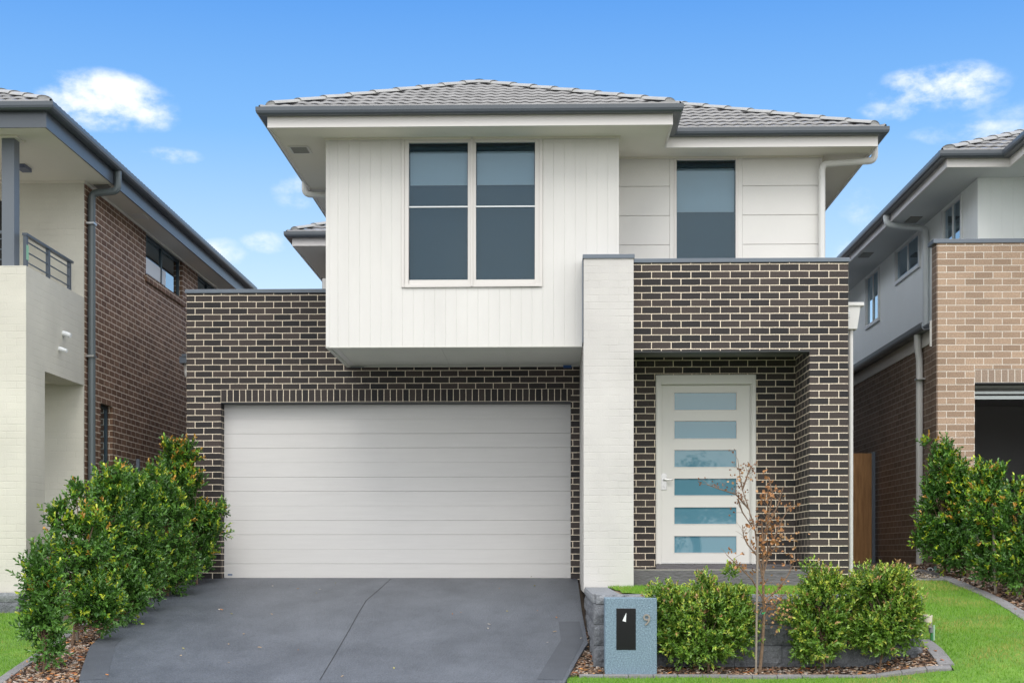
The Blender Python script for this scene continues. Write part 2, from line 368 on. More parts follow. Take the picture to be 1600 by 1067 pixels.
def gutter_run(mb, a, b, out, z0=GZ0, z1=GZ1, dpt=.12):
    """quad gutter whose outer lip runs a-b in plan; out = outward plan normal. open trough."""
    a, b, out = Vector((*a, 0)), Vector((*b, 0)), Vector((*out, 0)).normalized()
    H = z1-z0
    prof = [(dpt-.004, z1-.012), (dpt-.004, z0+.004), (.03, z0), (.008, z0+.018), (0, z0+.045), (0, z1), (.016, z1), (.016, z1-.012), (.006, z1-.012), (.008, z0+.05), (.016, z0+.026), (.034, z0+.008), (dpt-.012, z0+.012), (dpt-.012, z1-.012)]
    # mitre: shorten inner points by 45 degrees at both ends via ma/mb flags held in a.z/b.z is skipped: inner set goes in by q
    u = (b-a).normalized(); n = len(prof); vs = []
    for base, sg in ((a, gutter_run.ma), (b, -gutter_run.mb)):
        for q, z in prof: p = base-out*q+u*q*sg; vs.append((p.x, p.y, z))
    fs = [(i, (i+1) % n, n+(i+1) % n, n+i) for i in range(n)]
    mb.add(vs, fs); mb.add(vs[:n], [tuple(range(n))[::-1]]); mb.add(vs[n:], [tuple(range(n))])
gutter_run.ma = gutter_run.mb = 1

def window(parent, x0, x1, z0, z1, y, fw=.045, cols=2, blind=.24, rail=None, arch=.06, frame=m_frame, name='window', glass=None, midw=.05, backdep=.22):
    """framed window facing -Y in the plane y; panes, blind and dim room behind are children"""
    f = MB(); yf = y-.022; yb = y+.05
    if arch:
        a = arch; f.box(x0-a, x0, yf, y, z0-a, z1+.01); f.box(x1, x1+a, yf, y, z0-a, z1+.01); f.box(x0, x1, yf, y, z0-a, z0)
    yo = y-.010
    f.box(x0, x0+fw, yo, yb, z0, z1); f.box(x1-fw, x1, yo, yb, z0, z1); f.box(x0+fw, x1-fw, yo, yb, z0, z0+fw); f.box(x0+fw, x1-fw, yo, yb, z1-fw, z1)
    w = (x1-x0-2*fw-(cols-1)*midw)/cols
    fo = f; spans = []
    for c in range(cols):
        a = x0+fw+c*(w+midw); spans.append((a, a+w))
        if c: fo.box(a-midw, a, yo, yb, z0+fw, z1-fw); fo.box(a-midw/2-.012, a-midw/2+.012, yo-.026, yo-.001, z0-.03, z1+.03)
    fob = fo.build(name, frame, parent, bevel=.003)
    for a, b in spans:
        MB().box(a, b, y+.022, y+.028, z0+fw, z1-fw).build('pane', glass or m_glass, fob)
    zt, zb = z1-fw, z0+fw
    if blind:
        hh = (zt-zb)*blind
        for a, b in spans:
            MB().box(a+.01, b-.01, y+.075, y+.08, zt-hh, zt-.09).build('blind', m_blind, fob)
            mb = MB(); mb.tube([(a+.01, y+.10, zt-.05), (b-.01, y+.10, zt-.05)], .035).build('blind_roller', m_blindd, fob)
            MB().box(a, b, y+.11, y+.114, zb, zt-hh+.02).build('sunscreen', m_blindd, fob)
    if rail:
        for a, b in spans: MB().box(a, b, y+.002, y+.020, rail-.008, rail+.008).build('sash_rail', m_white, fob)
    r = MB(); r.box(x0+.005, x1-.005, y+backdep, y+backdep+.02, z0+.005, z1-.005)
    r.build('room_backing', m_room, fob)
    return fob

# ================================================================= MAIN HOUSE
YG, YD, YF, YC, YB, YR = 19.57, 18.69, 17.67, 17.35, 17.71, 18.65
x_gl = at(291.5, 600, YG).x; x_o0 = at(345, 700, YG).x; x_o1 = at(892, 700, YG).x
x_c0 = at(912, 700, YC).x; x_c1 = at(990, 700, YC).x
x_p0 = at(1265, 700, YF).x; x_p1 = at(1325.5, 700, YF).x
x_b0 = at(510.5, 300, YB).x; x_b1 = at(966, 300, YB).x
x_r1 = at(1281, 300, YR).x
z_top = 3.575+CZ; z_soff = 5.135+CZ
z_go = at(600, 627.5, YG).z; FLOOR = 1.41
house = root('brick_house', (0, 19.5, 1.28), 'two-storey dark brick and white clad house with garage in the middle', 'house')
# brick phases
zb = at(400, 461.6, YG).z; xj = at(304.8, 467, YG).x
b = MB()
ztl = z_go+.172+.004
b.box(x_gl, x_o0, YG, YG+.24, 1.2, ztl)
b.box(x_o1, x_c0-.001, YG, YG+.24, 1.2, ztl)
b.box(x_gl, x_c0-.001, YG, YG+.24, ztl, z_top)
b.build('garage_wall', m_brick, house, (xj, zb))
b = MB(); b.box(x_o0+.0, x_o1, YG-.003, YG+.105, z_go, z_go+.172)
b.build('soldier_course', m_soldier, house, (x_o0, z_go-172+172.0))
MB().box(x_o0-.10, x_o1+.06, YG+.004, YG+.235, z_go-.014, z_go-.001).build('lintel', m_steel, house)
# side and rear body below and above
MB().box(x_gl, x_gl+.24, YG+.241, 34, 1.2, z_top).build('side_wall', m_brick, house, (xj, zb), phy=YG)
b = MB(); b.box(x_p1-.24, x_p1, YD+.25, 34, 1.2, z_top)
b.build('side_wall', m_brick, house, (xj, zb), phy=YG)
b = MB(); b.box(x_gl-.02, x_b0+.5, YG-.02, YG+.26, z_top, z_top+.052); b.box(x_gl-.02, x_gl+.26, YG+.26, 24.9, z_top, z_top+.052)
b.build('garage_parapet_cap', m_cap, house, bevel=.004)
MB().box(x_gl+.26, x_b0+.3, YG+.28, 24.9, z_top-.3, z_top-.25).build('garage_roof_deck', m_cap, house)
# sectional garage door, twelve ribs
gd0 = MB(); yd = YG+.207; gz0, gz1 = 1.285, z_go-.016; n = 12; hh = (gz1-gz0)/n
for i in range(n):
    z0 = gz0+i*hh; g = .0035 if i % 3 == 0 else .0012; dp = .010 if i % 3 == 0 else .003
    gd0.add([(x_o0-.08, yd+dp, z0), (x_o1+.08, yd+dp, z0), (x_o1+.08, yd, z0+g), (x_o0-.08, yd, z0+g), (x_o1+.08, yd-.001, z0+hh-g), (x_o0-.08, yd-.001, z0+hh-g), (x_o1+.08, yd+dp, z0+hh), (x_o0-.08, yd+dp, z0+hh)],
           [(0, 1, 2, 3), (3, 2, 4, 5), (5, 4, 6, 7)])
gd0.box(x_o0-.08, x_o1+.08, yd+.02, yd+.05, gz0, gz1)
gd = gd0.build('garage_door', m_gdoor, house, recalc=False)
MB().box(x_o0+.0, x_o1, yd-.004, yd+.03, gz0-.012, gz0+.0).build('weather_seal', m_steel, gd)
sm_ = MB(); sm_.box(at(356, 897, yd).x, at(363, 897, yd).x, yd-.0025, yd, at(0, 898.4, yd).z, at(0, 896.2, yd).z); sm_.build('scuff_mark', mat('blue_scuff', (.10, .17, .30), .6), gd)
# cantilevered white box
zbx = at(600, 541.5, YB).z
wx0, wx1 = at(632, 300, YB).x, at(843, 300, YB).x; wz0 = at(700, 444.5, YB).z; wz1 = z_soff-.006
xref = at(380+463/2.808, 300, YB).x
b = MB()
hgroove_box(b, x_b0, wx0, wz0, z_soff, YB, .14, x_ref=xref); hgroove_box(b, wx1, x_b1, wz0, z_soff, YB, .14, x_ref=xref)
hgroove_box(b, x_b0, x_b1, zbx, wz0, YB, .14, x_ref=xref)
b.build('box_cladding', m_clad, house, recalc=False)
MB().box(x_b0-.008, x_b0+.11, YB+.142, 24.3, zbx, z_soff).build('box_side_wall', m_clad, house)
b = MB()
b.box(x_b1-.10, x_b1, YB+.142, YR+.2, z_top-.3, z_soff); b.build('box_side_wall', m_clad, house)
MB().box(x_b0-.01, x_b0+.03, YB-.006, YB+.141, zbx-.004, z_soff-.003).build('corner_trim', m_clad, house); b = MB(); b.box(x_b1-.025, x_b1+.008, YB-.006, YB+.141, zbx, z_soff-.003)
b.build('corner_trim', m_clad, house)
b = MB(); b.box(x_b0+.02, x_c0-.003, YB+.145, YG-.002, zbx+.005, zbx+.03)
us = b.build('box_underside', mat('underside_sheet', (.66, .66, .60), .8, var=.04), house)
b = MB(); b.box(x_b0-.012, x_c0-.002, YB-.006, YB+.02, zbx-.012, zbx-.001); b.box(x_b0-.012, x_b0+.035, YB+.021, YG-.004, zbx-.014, zbx+.004); b.box(x_b0+.036, x_c0-.006, YG-.04, YG-.004, zbx-.014, zbx+.004)
for xx in (-1.35, -.55): b.box(xx, xx+.006, YB+.03, YG-.05, zbx-.001, zbx+.004)
b.build('underside_trim', mat('trim_paint', (.62, .62, .57), .7), house)
MB().box(x_b0+.05, x_b0+.23, YG-.07, YG-.045, zbx-.022, zbx-.014).build('flashing', m_cap, house)
MB().box(at(880, 565, 19.4).x, at(893, 565, 19.4).x, 19.38, 19.42, zbx-.05, zbx-.015).build('blue_tape', mat('blue_tape_film', (.02, .08, .25), .5), house)  # scrap of blue tape under the box, built as a small block
wz = at(0, 327.5, YB).z
w = window(house, wx0, wx1, wz0, wz1, YB-.0, fw=.055, blind=.30, rail=wz, arch=.035, midw=.10)
# painted brick column
zc_top = 3.565+CZ
b = MB(); b.box(x_c0, x_c1, YC, YG+.1, 1.15, zc_top)
b.build('painted_column', m_pbrick, house, (x_c0+.06, 1.2), phy=YC)
b = MB(); b.box(x_c0-.012, x_c1+.012, YC-.015, YR-.15, zc_top, zc_top+.05); b.box(x_c0-.014, x_c0-.002, YC+.02, YB+.02, zbx-.01, zc_top); b.build('column_cap', m_cap, house, bevel=.003)
# porch front parapet and right pillar
zl = at(1100, 548, YF).z
zbF = at(1300, 555.2, YF).z; xjF = at(1230+530/10.67, 560, YF).x
b = MB(); b.box(x_c1+.001, x_p1, YF, YF+.24, zl, z_top); b.box(x_p0, x_p1, YF, YF+.24, 1.15, zl); b.box(x_p0, x_p1, YF+.24, YD+.25, 1.15, z_top); 
b.build('porch_wall', m_brick, house, (at(1230+695/10.67, 560, YF).x, zbF-.086*0), phy=YF+.11)
MB().box(x_c1+.001, x_p0+.0, YF+.004, YF+.236, zl-.014, zl-.001).build('porch_lintel', m_steel, house)
b = MB(); b.box(x_c1+.013, x_p1+.015, YF-.018, YF+.258, z_top, z_top+.05); b.box(x_p1-.26, x_p1+.015, YF+.258, YR-.01, z_top, z_top+.05); b.build('porch_parapet_cap', m_cap, house, bevel=.003)
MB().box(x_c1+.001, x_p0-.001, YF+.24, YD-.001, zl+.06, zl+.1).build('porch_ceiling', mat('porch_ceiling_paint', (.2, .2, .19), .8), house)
MB().box(x_c1+.001, x_p1-.25, YF+.25, YR+.1, z_top-.35, z_top-.3).build('balcony_deck', m_conc, house)
# door wall
fx0, fx1 = at(1024.5, 700, YD).x, at(1181, 700, YD).x; fz1 = at(1100, 586, YD).z; fz0 = at(1100, 880.5, YD).z
zbD = at(1200, 540+350/10.67, YD).z
b = MB(); b.box(x_c1+.001, fx0, YD, YD+.24, 1.3, zl+.06); b.box(fx1, x_p0-.001, YD, YD+.24, 1.3, zl+.06); b.box(fx0, fx1, YD, YD+.24, fz1, zl+.06)
b.build('door_wall', m_brick, house, (at(1160+285/7.62, 785, YD).x, zbD-.086))
dx0, dx1 = at(1033, 700, YD+.06).x, at(1173.5, 700, YD+.06).x; dz1 = at(1100, 601.5, YD+.06).z
b = MB(); fwid = .055
b.box(fx0, dx0-.004, YD-.02, YD+.14, fz0-.005, fz1); b.box(dx1+.004, fx1, YD-.02, YD+.14, fz0-.005, fz1); b.box(dx0-.004, dx1+.004, YD-.02, YD+.14, dz1+.004, fz1)
b.box(dx1-.012, dx1+.004, YD+.01, YD+.055, fz0, dz1+.004)
b.box(fx0+.012, dx0-.02, YD-.028, YD-.019, fz0, fz1-.012); b.box(dx1+.02, fx1-.012, YD-.028, YD-.019, fz0, fz1-.012)
b.build('door_frame', m_door, house, bevel=.003)
gx0, gx1 = at(1052.7, 700, YD+.065).x, at(1151.4, 700, YD+.065).x
gys = [(615.8, 644.1), (659.4, 688.1), (704, 732), (748, 775.7), (792.3, 819.7), (836.6, 864)]
gz = [(at(0, bb, YD+.065).z, at(0, aa, YD+.065).z) for aa, bb in gys]
b = MB(); y0, y1 = YD+.06, YD+.10
b.box(dx0, gx0, y0, y1, fz0, dz1); b.box(gx1, dx1, y0, y1, fz0, dz1)
edges = [dz1]+[v for g_ in gz for v in (g_[1], g_[0])]+[fz0]
for i in range(0, len(edges), 2): b.box(gx0, gx1, y0, y1, edges[i+1], edges[i])
fd = b.build('front_door', m_door, house)
def doorglass():
    m = mat('frosted_door_glass', (.08, .23, .31), .5, spec=.5)
    t = m.node_tree; bs = t.nodes['Principled BSDF']; bs.inputs['Roughness'].default_value = .6; bs.inputs['Specular IOR Level'].default_value = .3
    bs.inputs['Coat Weight'].default_value = 1; bs.inputs['Coat Roughness'].default_value = .02; bs.inputs['Coat IOR'].default_value = 1.75
    return m
m_dg = doorglass()
for z0, z1 in gz:
    MB().box(gx0+.001, gx1-.001, YD+.075, YD+.083, z0+.001, z1-.001).build('glass_panel', m_dg, fd)
    bb = MB(); e = .008
    bb.box(gx0-.0, gx0+e, y0-.004, y0+.012, z0, z1); bb.box(gx1-e, gx1, y0-.004, y0+.012, z0, z1); bb.box(gx0+e, gx1-e, y0-.004, y0+.012, z0, z0+e); bb.box(gx0+e, gx1-e, y0-.004, y0+.012, z1-e, z1)
    bb.build('glazing_bead', m_frame, fd)
hp = at(1037.3, 753, y0); b = MB(); b.box(hp.x-.035, hp.x+.035, y0-.012, y0-.001, at(0, 766, y0).z, at(0, 741, y0).z); hz = at(0, 751, y0).z
b.tube([(hp.x, y0-.012, hz), (hp.x, y0-.05, hz), (hp.x+.02, y0-.055, hz), (hp.x+.11, y0-.055, hz)], .011)
b.box(hp.x-.012, hp.x+.012, y0-.018, y0-.012, hz-.10, hz-.065)
b.build('door_handle', m_metal, fd, bevel=.002)
MB().box(dx0, dx1, y0-.015, y0-.001, fz0, fz0+.02).build('weather_bar', m_metal, fd)
# porch floor: riser band, top, door sill step
zp = at(1100, 890.5, YF-.02).z
b = MB(); b.box(x_c1+.001, x_p0+.02, YF-.03, YF-.002, 1.18, zp); b.box(x_c1+.001, x_p0-.001, YF-.002, YD-.001, 1.18, zp-.002)
xx = x_c1+.25
b.build('porch_step', m_slate, house, bevel=.004)
MB().box(x_c1+.002, x_p0+.018, YF-.031, YD-.002, zp-.001, zp+.004).build('porch_paving', m_slatetop, house)
b = MB(); b.box(fx0-.0, fx1+.45, YD-.05, YD-.001, zp+.004, fz0-.006); b.build('door_sill_step', m_slate, house, bevel=.003)
# upper right wall: smooth sheets with horizontal joints
w2x0, w2x1 = at(1053, 300, YR).x, at(1153.5, 300, YR).x; w2z0 = z_top-.15
j = [z_soff]+[at(1200, y, YR).z for y in (290.6, 336.3, 382)]+[z_top-.3]
b = MB()
for xa, xb in ((x_b1+.001, w2x0-.055), (w2x1+.055, x_r1)):
    b = MB()
    for a, c in zip(j[:-1], j[1:]): b.box(xa, xb, YR, YR+.12, c+.005, a-.003)
    b.build('sheet_cladding', m_clad2, house, bevel=.002)
b = MB(); b.box(x_b1+.002, w2x0-.056, YR+.014, YR+.11, z_top-.3, z_soff); b.box(w2x1+.056, x_r1-.002, YR+.014, YR+.11, z_top-.3, z_soff)
b.box(w2x0-.053, w2x0, YR-.004, YR+.12, z_top-.3, z_soff); b.box(w2x1, w2x1+.053, YR-.004, YR+.12, z_top-.3, z_soff); b.box(x_r1+.001, x_r1+.03, YR-.008, YR+.12, z_top-.3, z_soff)
b.build('cladding_battens', m_clad2, house)
window(house, w2x0, w2x1, w2z0, z_soff-.006, YR, fw=.035, cols=1, blind=.40, arch=0)
b = MB(); b.box(x_r1-.1, x_r1+.02, YR+.121, 34, z_top-.3, z_soff); b.box(-3.76, -3.66, 24.3, 34, z_top-.6, z_soff); b.box(-3.66, x_b0+.1, 24.3, 24.4, z_top-.6, z_soff); b.box(-3.7, x_r1, 33.9, 34, 1.2, z_soff)
b.build('upper_side_wall', m_clad2, house)
# eaves: gutters, fascia, soffit, roof
gA = [(-3.49, 17.03), (1.59, 17.03)]; X0, X1, X2, YA, YBk, YCc, XC = -3.49, 1.59, 4.23, 17.03, 18.0, 23.6, -4.37
g = MB(); gutter_run(g, (X0, YA), (X1, YA), (0, -1))
gutter_run.mb = -1; gutter_run(g, (X1, YA), (X1, YBk), (1, 0)); gutter_run.ma = -1; gutter_run.mb = 1
gutter_run(g, (X1, YBk), (X2, YBk), (0, -1)); gutter_run.ma = 1; gutter_run(g, (X2, YBk), (X2, 34.6), (1, 0))
gutter_run.mb = -1; gutter_run(g, (X0, YA), (X0, YCc), (-1, 0)); gutter_run.ma = -1; gutter_run.mb = 1
gutter_run(g, (X0, YCc), (XC, YCc), (0, -1)); gutter_run.ma = 1; gutter_run(g, (XC, YCc), (XC, 34.6), (-1, 0))
gt = g.build('gutter', m_gutter, house, recalc=True)
fz_, ft_ = 5.11+CZ, GZ1-.02; q = .12; t_ = .022
b = MB(); b.box(X0+q, X1-q, YA+q, YA+q+t_, fz_, ft_); b.box(X1-q-t_, X1-q, YA+q+t_, YBk+q, fz_, ft_); b.box(X1-q-t_, X2-q, YBk+q, YBk+q+t_, fz_, ft_)
b.box(X2-q-t_, X2-q, YBk+q+t_, 34.5, fz_, ft_); b.box(X0+q, X0+q+t_, YA+q+t_, YCc+q, fz_, ft_); b.box(XC+q, X0+q+t_, YCc+q, YCc+q+t_, fz_, ft_); b.box(XC+q, XC+q+t_, YCc+q+t_, 34.5, fz_, ft_)
b.build('fascia', m_fascia, house)
b = MB(); s0, s1 = z_soff, z_soff+.01
b.box(X0+q+t_, X1-q-t_, YA+q+t_, YBk+q+t_, s0, s1); b.box(X0+q+t_, X2-q-t_, YBk+q+t_, YCc+q+t_, s0, s1); b.box(XC+q+t_, X2-q-t_, YCc+q+t_, 34.5, s0, s1)
so = b.build('soffit', m_soffit, house)
b = MB(); b.box(x_b0-.025, x_b1+.025, YB-.024, YB-.006, z_soff-.022, z_soff-.001); b.box(x_b0-.025, x_b0-.009, YB-.005, 24.2, z_soff-.022, z_soff-.001); b.box(x_b1+.009, x_b1+.025, YB-.005, YR-.025, z_soff-.022, z_soff-.001)
b.box(x_b1+.026, x_r1+.04, YR-.026, YR-.009, z_soff-.022, z_soff-.001); b.box(x_r1+.031, x_r1+.046, YR-.008, 33, z_soff-.022, z_soff-.001)
b.build('cornice_bead', m_soffit, so)
vp = at(469, 231, 17.45); yv = (z_soff-CZ)/((867-231)/F)
b = MB(); xv = at(469, 231, yv).x
b.box(xv-.13, xv+.13, yv-.16, yv+.16, z_soff-.012, z_soff-.001)
vn = b.build('eave_vent', m_clad2, house); b = MB()
for k in range(6): b.box(xv-.10, xv+.10, yv-.125+k*.045, yv-.105+k*.045, z_soff-.016, z_soff-.0125)
b.build('vent_slot', mat('vent_shadow_grey', (.2, .2, .19), .8), vn)
zt = GZ1+.0; ei = .05
r_ = MB(); s2 = 1/math.sqrt(2)
cA = (X0+X1)/2; apexA = Vector((cA, YA+(X1-X0)/2, 0)); cB = (X0+X2)/2; cC = (XC+X2)/2
runA = (X1-X0)/2-ei; runB = (X2-X0)/2-ei; runC = (X2-XC)/2-ei
tile_plane(r_, (X0+ei, YA+ei), (X1-ei, YA+ei), (0, 1), runA, zt, [((X0+ei, YA+ei), (-s2, s2)), ((X1-ei, YA+ei), (s2, s2))])
tile_plane(r_, (X1-ei, YA+ei), (X1-ei, YA+8), (-1, 0), runA, zt, [((X1-ei, YA+ei), (-s2, -s2)), ((X1-ei, YBk+ei), (s2, s2))])
tile_plane(r_, (X0+ei, YCc+ei), (X0+ei, YA+ei), (1, 0), runA, zt, [((X0+ei, YA+ei), (s2, -s2))])
tile_plane(r_, (X0+ei, 34.5), (X0+ei, YBk+ei), (1, 0), runB, zt, [((X0+ei, YBk+ei), (s2, -s2)), ((cA, 20), (-1, 0))])
tile_plane(r_, (X1-1.6, YBk+ei), (X2-ei, YBk+ei), (0, 1), runB, zt, [((X2-ei, YBk+ei), (s2, s2)), ((X1-ei, YBk+ei), (-s2, -s2))])
tile_plane(r_, (X2-ei, YBk+ei), (X2-ei, 34.5), (-1, 0), runB, zt, [((X2-ei, YBk+ei), (-s2, -s2))])
tile_plane(r_, (XC+ei, YCc+ei), (X0+2.2, YCc+ei), (0, 1), 2.4, zt, [((XC+ei, YCc+ei), (-s2, s2)), ((X0+ei, YCc+ei), (s2, -s2))])
tile_plane(r_, (XC+ei, 34.5), (XC+ei, YCc+ei), (1, 0), runC, zt, [((XC+ei, YCc+ei), (s2, -s2))])
roof = r_.build('roof', m_tile, house, recalc=False)
hipz = zt+.005
top = Vector((cA, YA+ei+runA, hipz+runA*PITCH)); topB = Vector((cB, YBk+ei+runB, hipz+runB*PITCH)); mid = Vector((cA, YBk+ei+runA, top.z))
for a, c in (((X0+ei+.1, YA+ei+.1, hipz+.1*PITCH), top), ((X1-ei-.1, YA+ei+.1, hipz+.1*PITCH), top), ((X2-ei-.1, YBk+ei+.1, hipz+.1*PITCH), topB), (top, mid), (mid, topB),
             (topB, (cB, 30, topB.z)), ((XC+ei+.1, YCc+ei+.1, hipz+.1*PITCH), (cC, YCc+ei+runC, hipz+runC*PITCH))):
    rc = MB(); ridge_caps(rc, a, c); rc.build('ridge_caps', m_ridge, roof, recalc=False)
# downpipes
yd1 = 18.75
pA = [at(1356, 238, 18.6), at(1356, 262, 18.6), at(1284, 266, 18.6), at(1284, 402, 18.6)]
gx = X2-.06
pts = [(gx, 18.56, GZ0), (gx, 18.56, at(0, 262, 18.6).z), (x_r1+.01, 18.56, at(0, 267, 18.6).z), (x_r1+.01, 18.56, z_top-.2)]
dp = MB().tube(path(pts, .08), .043).build('downpipe', m_pipe, house)
yl = 20.15
MB().tube(path([(X0+.06, yl, GZ0), (X0+.06, yl, at(0, 307, yl).z), (x_b0-.05, yl, at(0, 309, yl).z), (x_b0-.05, yl, z_top)], .08), .045).build('downpipe', m_pipe, house)
MB().tube([at(509.5-2, 436, 24.1), at(509.5-2, 470, 24.1)], .045).build('downpipe', m_pipe, house)
xdp = at(1329.5, 700, YF+.35).x; ydp = YF+.35
MB().tube([(xdp, ydp, 1.1), (xdp, ydp, at(0, 521, ydp).z)], .028, seg=12).build('downpipe', m_pipe, house)
b = MB(); z0r, z1r = at(0, 521, ydp).z, at(0, 486, ydp).z
xr0 = x_p1+.001; xr1 = at(1345, 500, ydp).x
b.add([(xr0, ydp-.08, z0r), (xr1-.06, ydp-.08, z0r), (xr1-.06, ydp+.08, z0r), (xr0, ydp+.08, z0r), (xr0, ydp-.09, z1r), (xr1-.02, ydp-.09, z1r), (xr1-.02, ydp+.09, z1r), (xr0, ydp+.09, z1r)], [(0, 3, 2, 1), (4, 5, 6, 7), (0, 1, 5, 4), (1, 2, 6, 5), (2, 3, 7, 6), (3, 0, 4, 7)])
b.box(xr0, xr1+.02, ydp-.11, ydp+.11, z1r, z1r+.045)
rh = b.build('rainhead', m_pipe, house, bevel=.006)
b = MB()
for k in range(3): b.box(xr0+.015, xr0+.075, ydp-.098, ydp-.088, z1r-.075-k*.028, z1r-.065-k*.028)
b.build('overflow_louvre', m_white, rh)
b = MB(); yl2 = 22.4; gp = at(286, 562, yl2); b.box(gp.x-.06, x_gl-.002, yl2, yl2+1.0, gp.z-.05, gp.z+.05); b.box(gp.x-.02, x_gl-.001, yl2-.01, yl2+1, gp.z+.05, gp.z+.09)
b.build('side_gutter', m_cap, house)
MB().tube(path([(gp.x+.03, yl2+.1, gp.z-.05), (gp.x+.03, yl2+.1, gp.z-.25), (x_gl-.04, yl2+.1, gp.z-.4), (x_gl-.04, yl2+.1, 1.3)], .06), .04).build('downpipe', m_pipe, house)

# ================================================================= LEFT HOUSE
LX = -6.31; YL0, YL1 = 17.22, 19.37
lh = root('brown_brick_house', (LX-3, 20, 1.28), 'brown brick house with cream balcony and dark grey gutter on the left edge', 'house')
zlp = at(33, 415, YL0).z; zsl = 5.07+CZ
yO = ax(70, 600, LX).y; zO = ax(70, 580, LX).z
b = MB()
b.box(LX-.35, LX, YL0, yO, .9, zlp); b.box(LX-2.6, LX-.351, YL0, YL0+.3, zO+.35, zlp)
b.box(LX-.35, LX, yO, YL1-.001, zO, zlp); b.box(LX-.75, LX-.351, YL0, YL0+.4, .9, zO+.35)
b.build('balcony_wall', m_pbrick2, lh, (LX, 1.2), phy=YL0)
b = MB(); b.box(LX-4.5, LX, YL1, YL1+.03, 1.0, zsl); b.box(LX-4.5, LX-.115, YL1+.031, YL1+.2, 1.0, zsl); b.build('balcony_back_wall', m_pbrick2, lh, (LX, 1.2))
MB().box(LX-4.5, LX-.36, YL0+.31, YL1-.002, zO+.02, zO+.15).build('porch_ceiling', m_soffit, lh)
MB().box(LX-3.4, at(3, 400, YL1).x, YL1-.03, YL1-.002, zO+.2, zO+2.5).build('balcony_door', m_dark, lh)
# brick side wall with window openings
wy0, wy1 = ax(228, 400, LX).y, ax(283, 400, LX).y; wzb = ax(228, 431, LX).z
wy1 = ax(285, 400, LX).y
vy0, vy1 = ax(157, 640, LX).y, ax(173, 640, LX).y; vz1 = ax(157, 629, LX).z
vy1 = ax(176, 640, LX).y
w3y0, w3y1 = ax(309, 440, LX).y, 27.6
zbL = ax(147, 500+172/8.89, LX).z; yjL = ax(120+268/8.89, 527, LX).y
b = MB(); T = .11
YE = 28.0
b.box(LX-T, LX, YL1+.031, vy0, .95, wzb); b.box(LX-T, LX, vy0, vy1, vz1, wzb); b.box(LX-T, LX, vy0, vy1, .95, vz1-2.1); b.box(LX-T, LX, vy1, YE, .95, wzb)
b.box(LX-T, LX, YL1+.031, wy0, wzb, zsl); b.box(LX-T, LX, wy1, w3y0, wzb, zsl); b.box(LX-T, LX, w3y1, YE, wzb, zsl)
b.box(LX-8, LX, YE, YE+.2, .95, zsl)
b.build('side_wall', m_brown, lh, (0, zbL), phy=yjL)
def side_window(parent, X, y0, y1, z0, z1, sg, frame, glass, fw=.04, slide=True, inset=.0, name='window'):
    """window in an X=const wall; sg = outward x direction"""
    f = MB(); a, c = X-sg*inset, X-sg*(inset+.05)
    f.box(a, c, y0, y0+fw, z0, z1); f.box(a, c, y1-fw, y1, z0, z1); f.box(a, c, y0+fw, y1-fw, z0, z0+fw); f.box(a, c, y0+fw, y1-fw, z1-fw, z1)
    ym = (y0+y1)/2
    if slide: f.box(a, c, ym-fw/2, ym+fw/2, z0+fw, z1-fw)
    o = f.build(name, frame, parent)
    if slide:
        MB().box(X-sg*(inset+.022), X-sg*(inset+.026), y0+fw, ym-fw/2, z0+fw, z1-fw).build('pane', m_glassd, o)
        MB().box(X-sg*(inset+.022), X-sg*(inset+.026), ym+fw/2, y1-fw, z0+fw, z1-fw).build('pane', glass, o)
    else: MB().box(X-sg*(inset+.022), X-sg*(inset+.026), y0+fw, y1-fw, z0+fw, z1-fw).build('pane', glass, o)
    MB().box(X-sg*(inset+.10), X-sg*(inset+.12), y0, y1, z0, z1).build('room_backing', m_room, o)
    return o
m_tealf = mat('dark_teal_frame', (.035, .06, .075), .35)
m_skyglass = glassmat('reflective_glass', (.35, .4, .42), boost=2.6)
wA = side_window(lh, LX, wy0, wy1, wzb+.03, zsl-.01, 1, m_tealf, m_glassd, inset=.055)
MB().box(LX-.075, LX-.07, wy0+.05, (wy0+wy1)/2+.3, wzb+.10, wzb+.34).build('reflection_strip', m_white, wA)  # white reflection low in the glass, put in as a strip over the pane
side_window(lh, LX, vy0, vy1, vz1-2.1, vz1-.0, 1, m_tealf, m_glassd, slide=False, inset=.07)
side_window(lh, LX, w3y0, w3y1, wzb+.03, zsl-.01, 1, m_tealf, m_glassd, inset=.055)
b = MB(); k = wy0-.05
while k < wy1+.05: b.box(LX-.06, LX+.03, k, k+.076, wzb-.09, wzb+.022); k += .086
b.build('window_sill', m_brown, lh, (0, wzb-.1), phy=k, bevel=.004)
# post, railing
px0, px1 = at(4.5, 300, YL0+.1).x, at(24, 300, YL0+.1).x
b = MB(); b.box(px0, px1+.0, YL0+.06, YL0+.24, zlp, zsl-.01); b.build('balcony_post', mat('post_paint', (.12, .14, .165), .4), lh, bevel=.004)
b = MB(); b.box(px0-.05, px1+.05, YL0+.01, YL0+.29, zsl-.025, zsl-.001); b.build('post_collar', m_soffit, lh)
m_rail = mat('railing_paint', (.085, .105, .13), .4)
zr = ax(38, 362, LX-.08).z; xr = LX-.10
b = MB(); ra, rb = YL0+.22, ax(114, 440, LX-.08).y
b.box(xr-.03, xr+.03, ra, rb, zr-.03, zr)
rl = b.build('balcony_railing', m_rail, lh)
for yy in (ax(40, 400, xr).y, ax(75, 400, xr).y, ax(108, 400, xr).y): MB().box(xr-.02, xr+.02, yy-.03, yy+.03, zlp, zr-.03).build('baluster_post', m_rail, rl)
for k in range(3): MB().tube([(xr, ax(40, 400, xr).y, zlp+.10+k*.125), (xr, ax(108, 400, xr).y, zlp+.10+k*.125)], .009, seg=6).build('rail_bar', m_rail, rl)
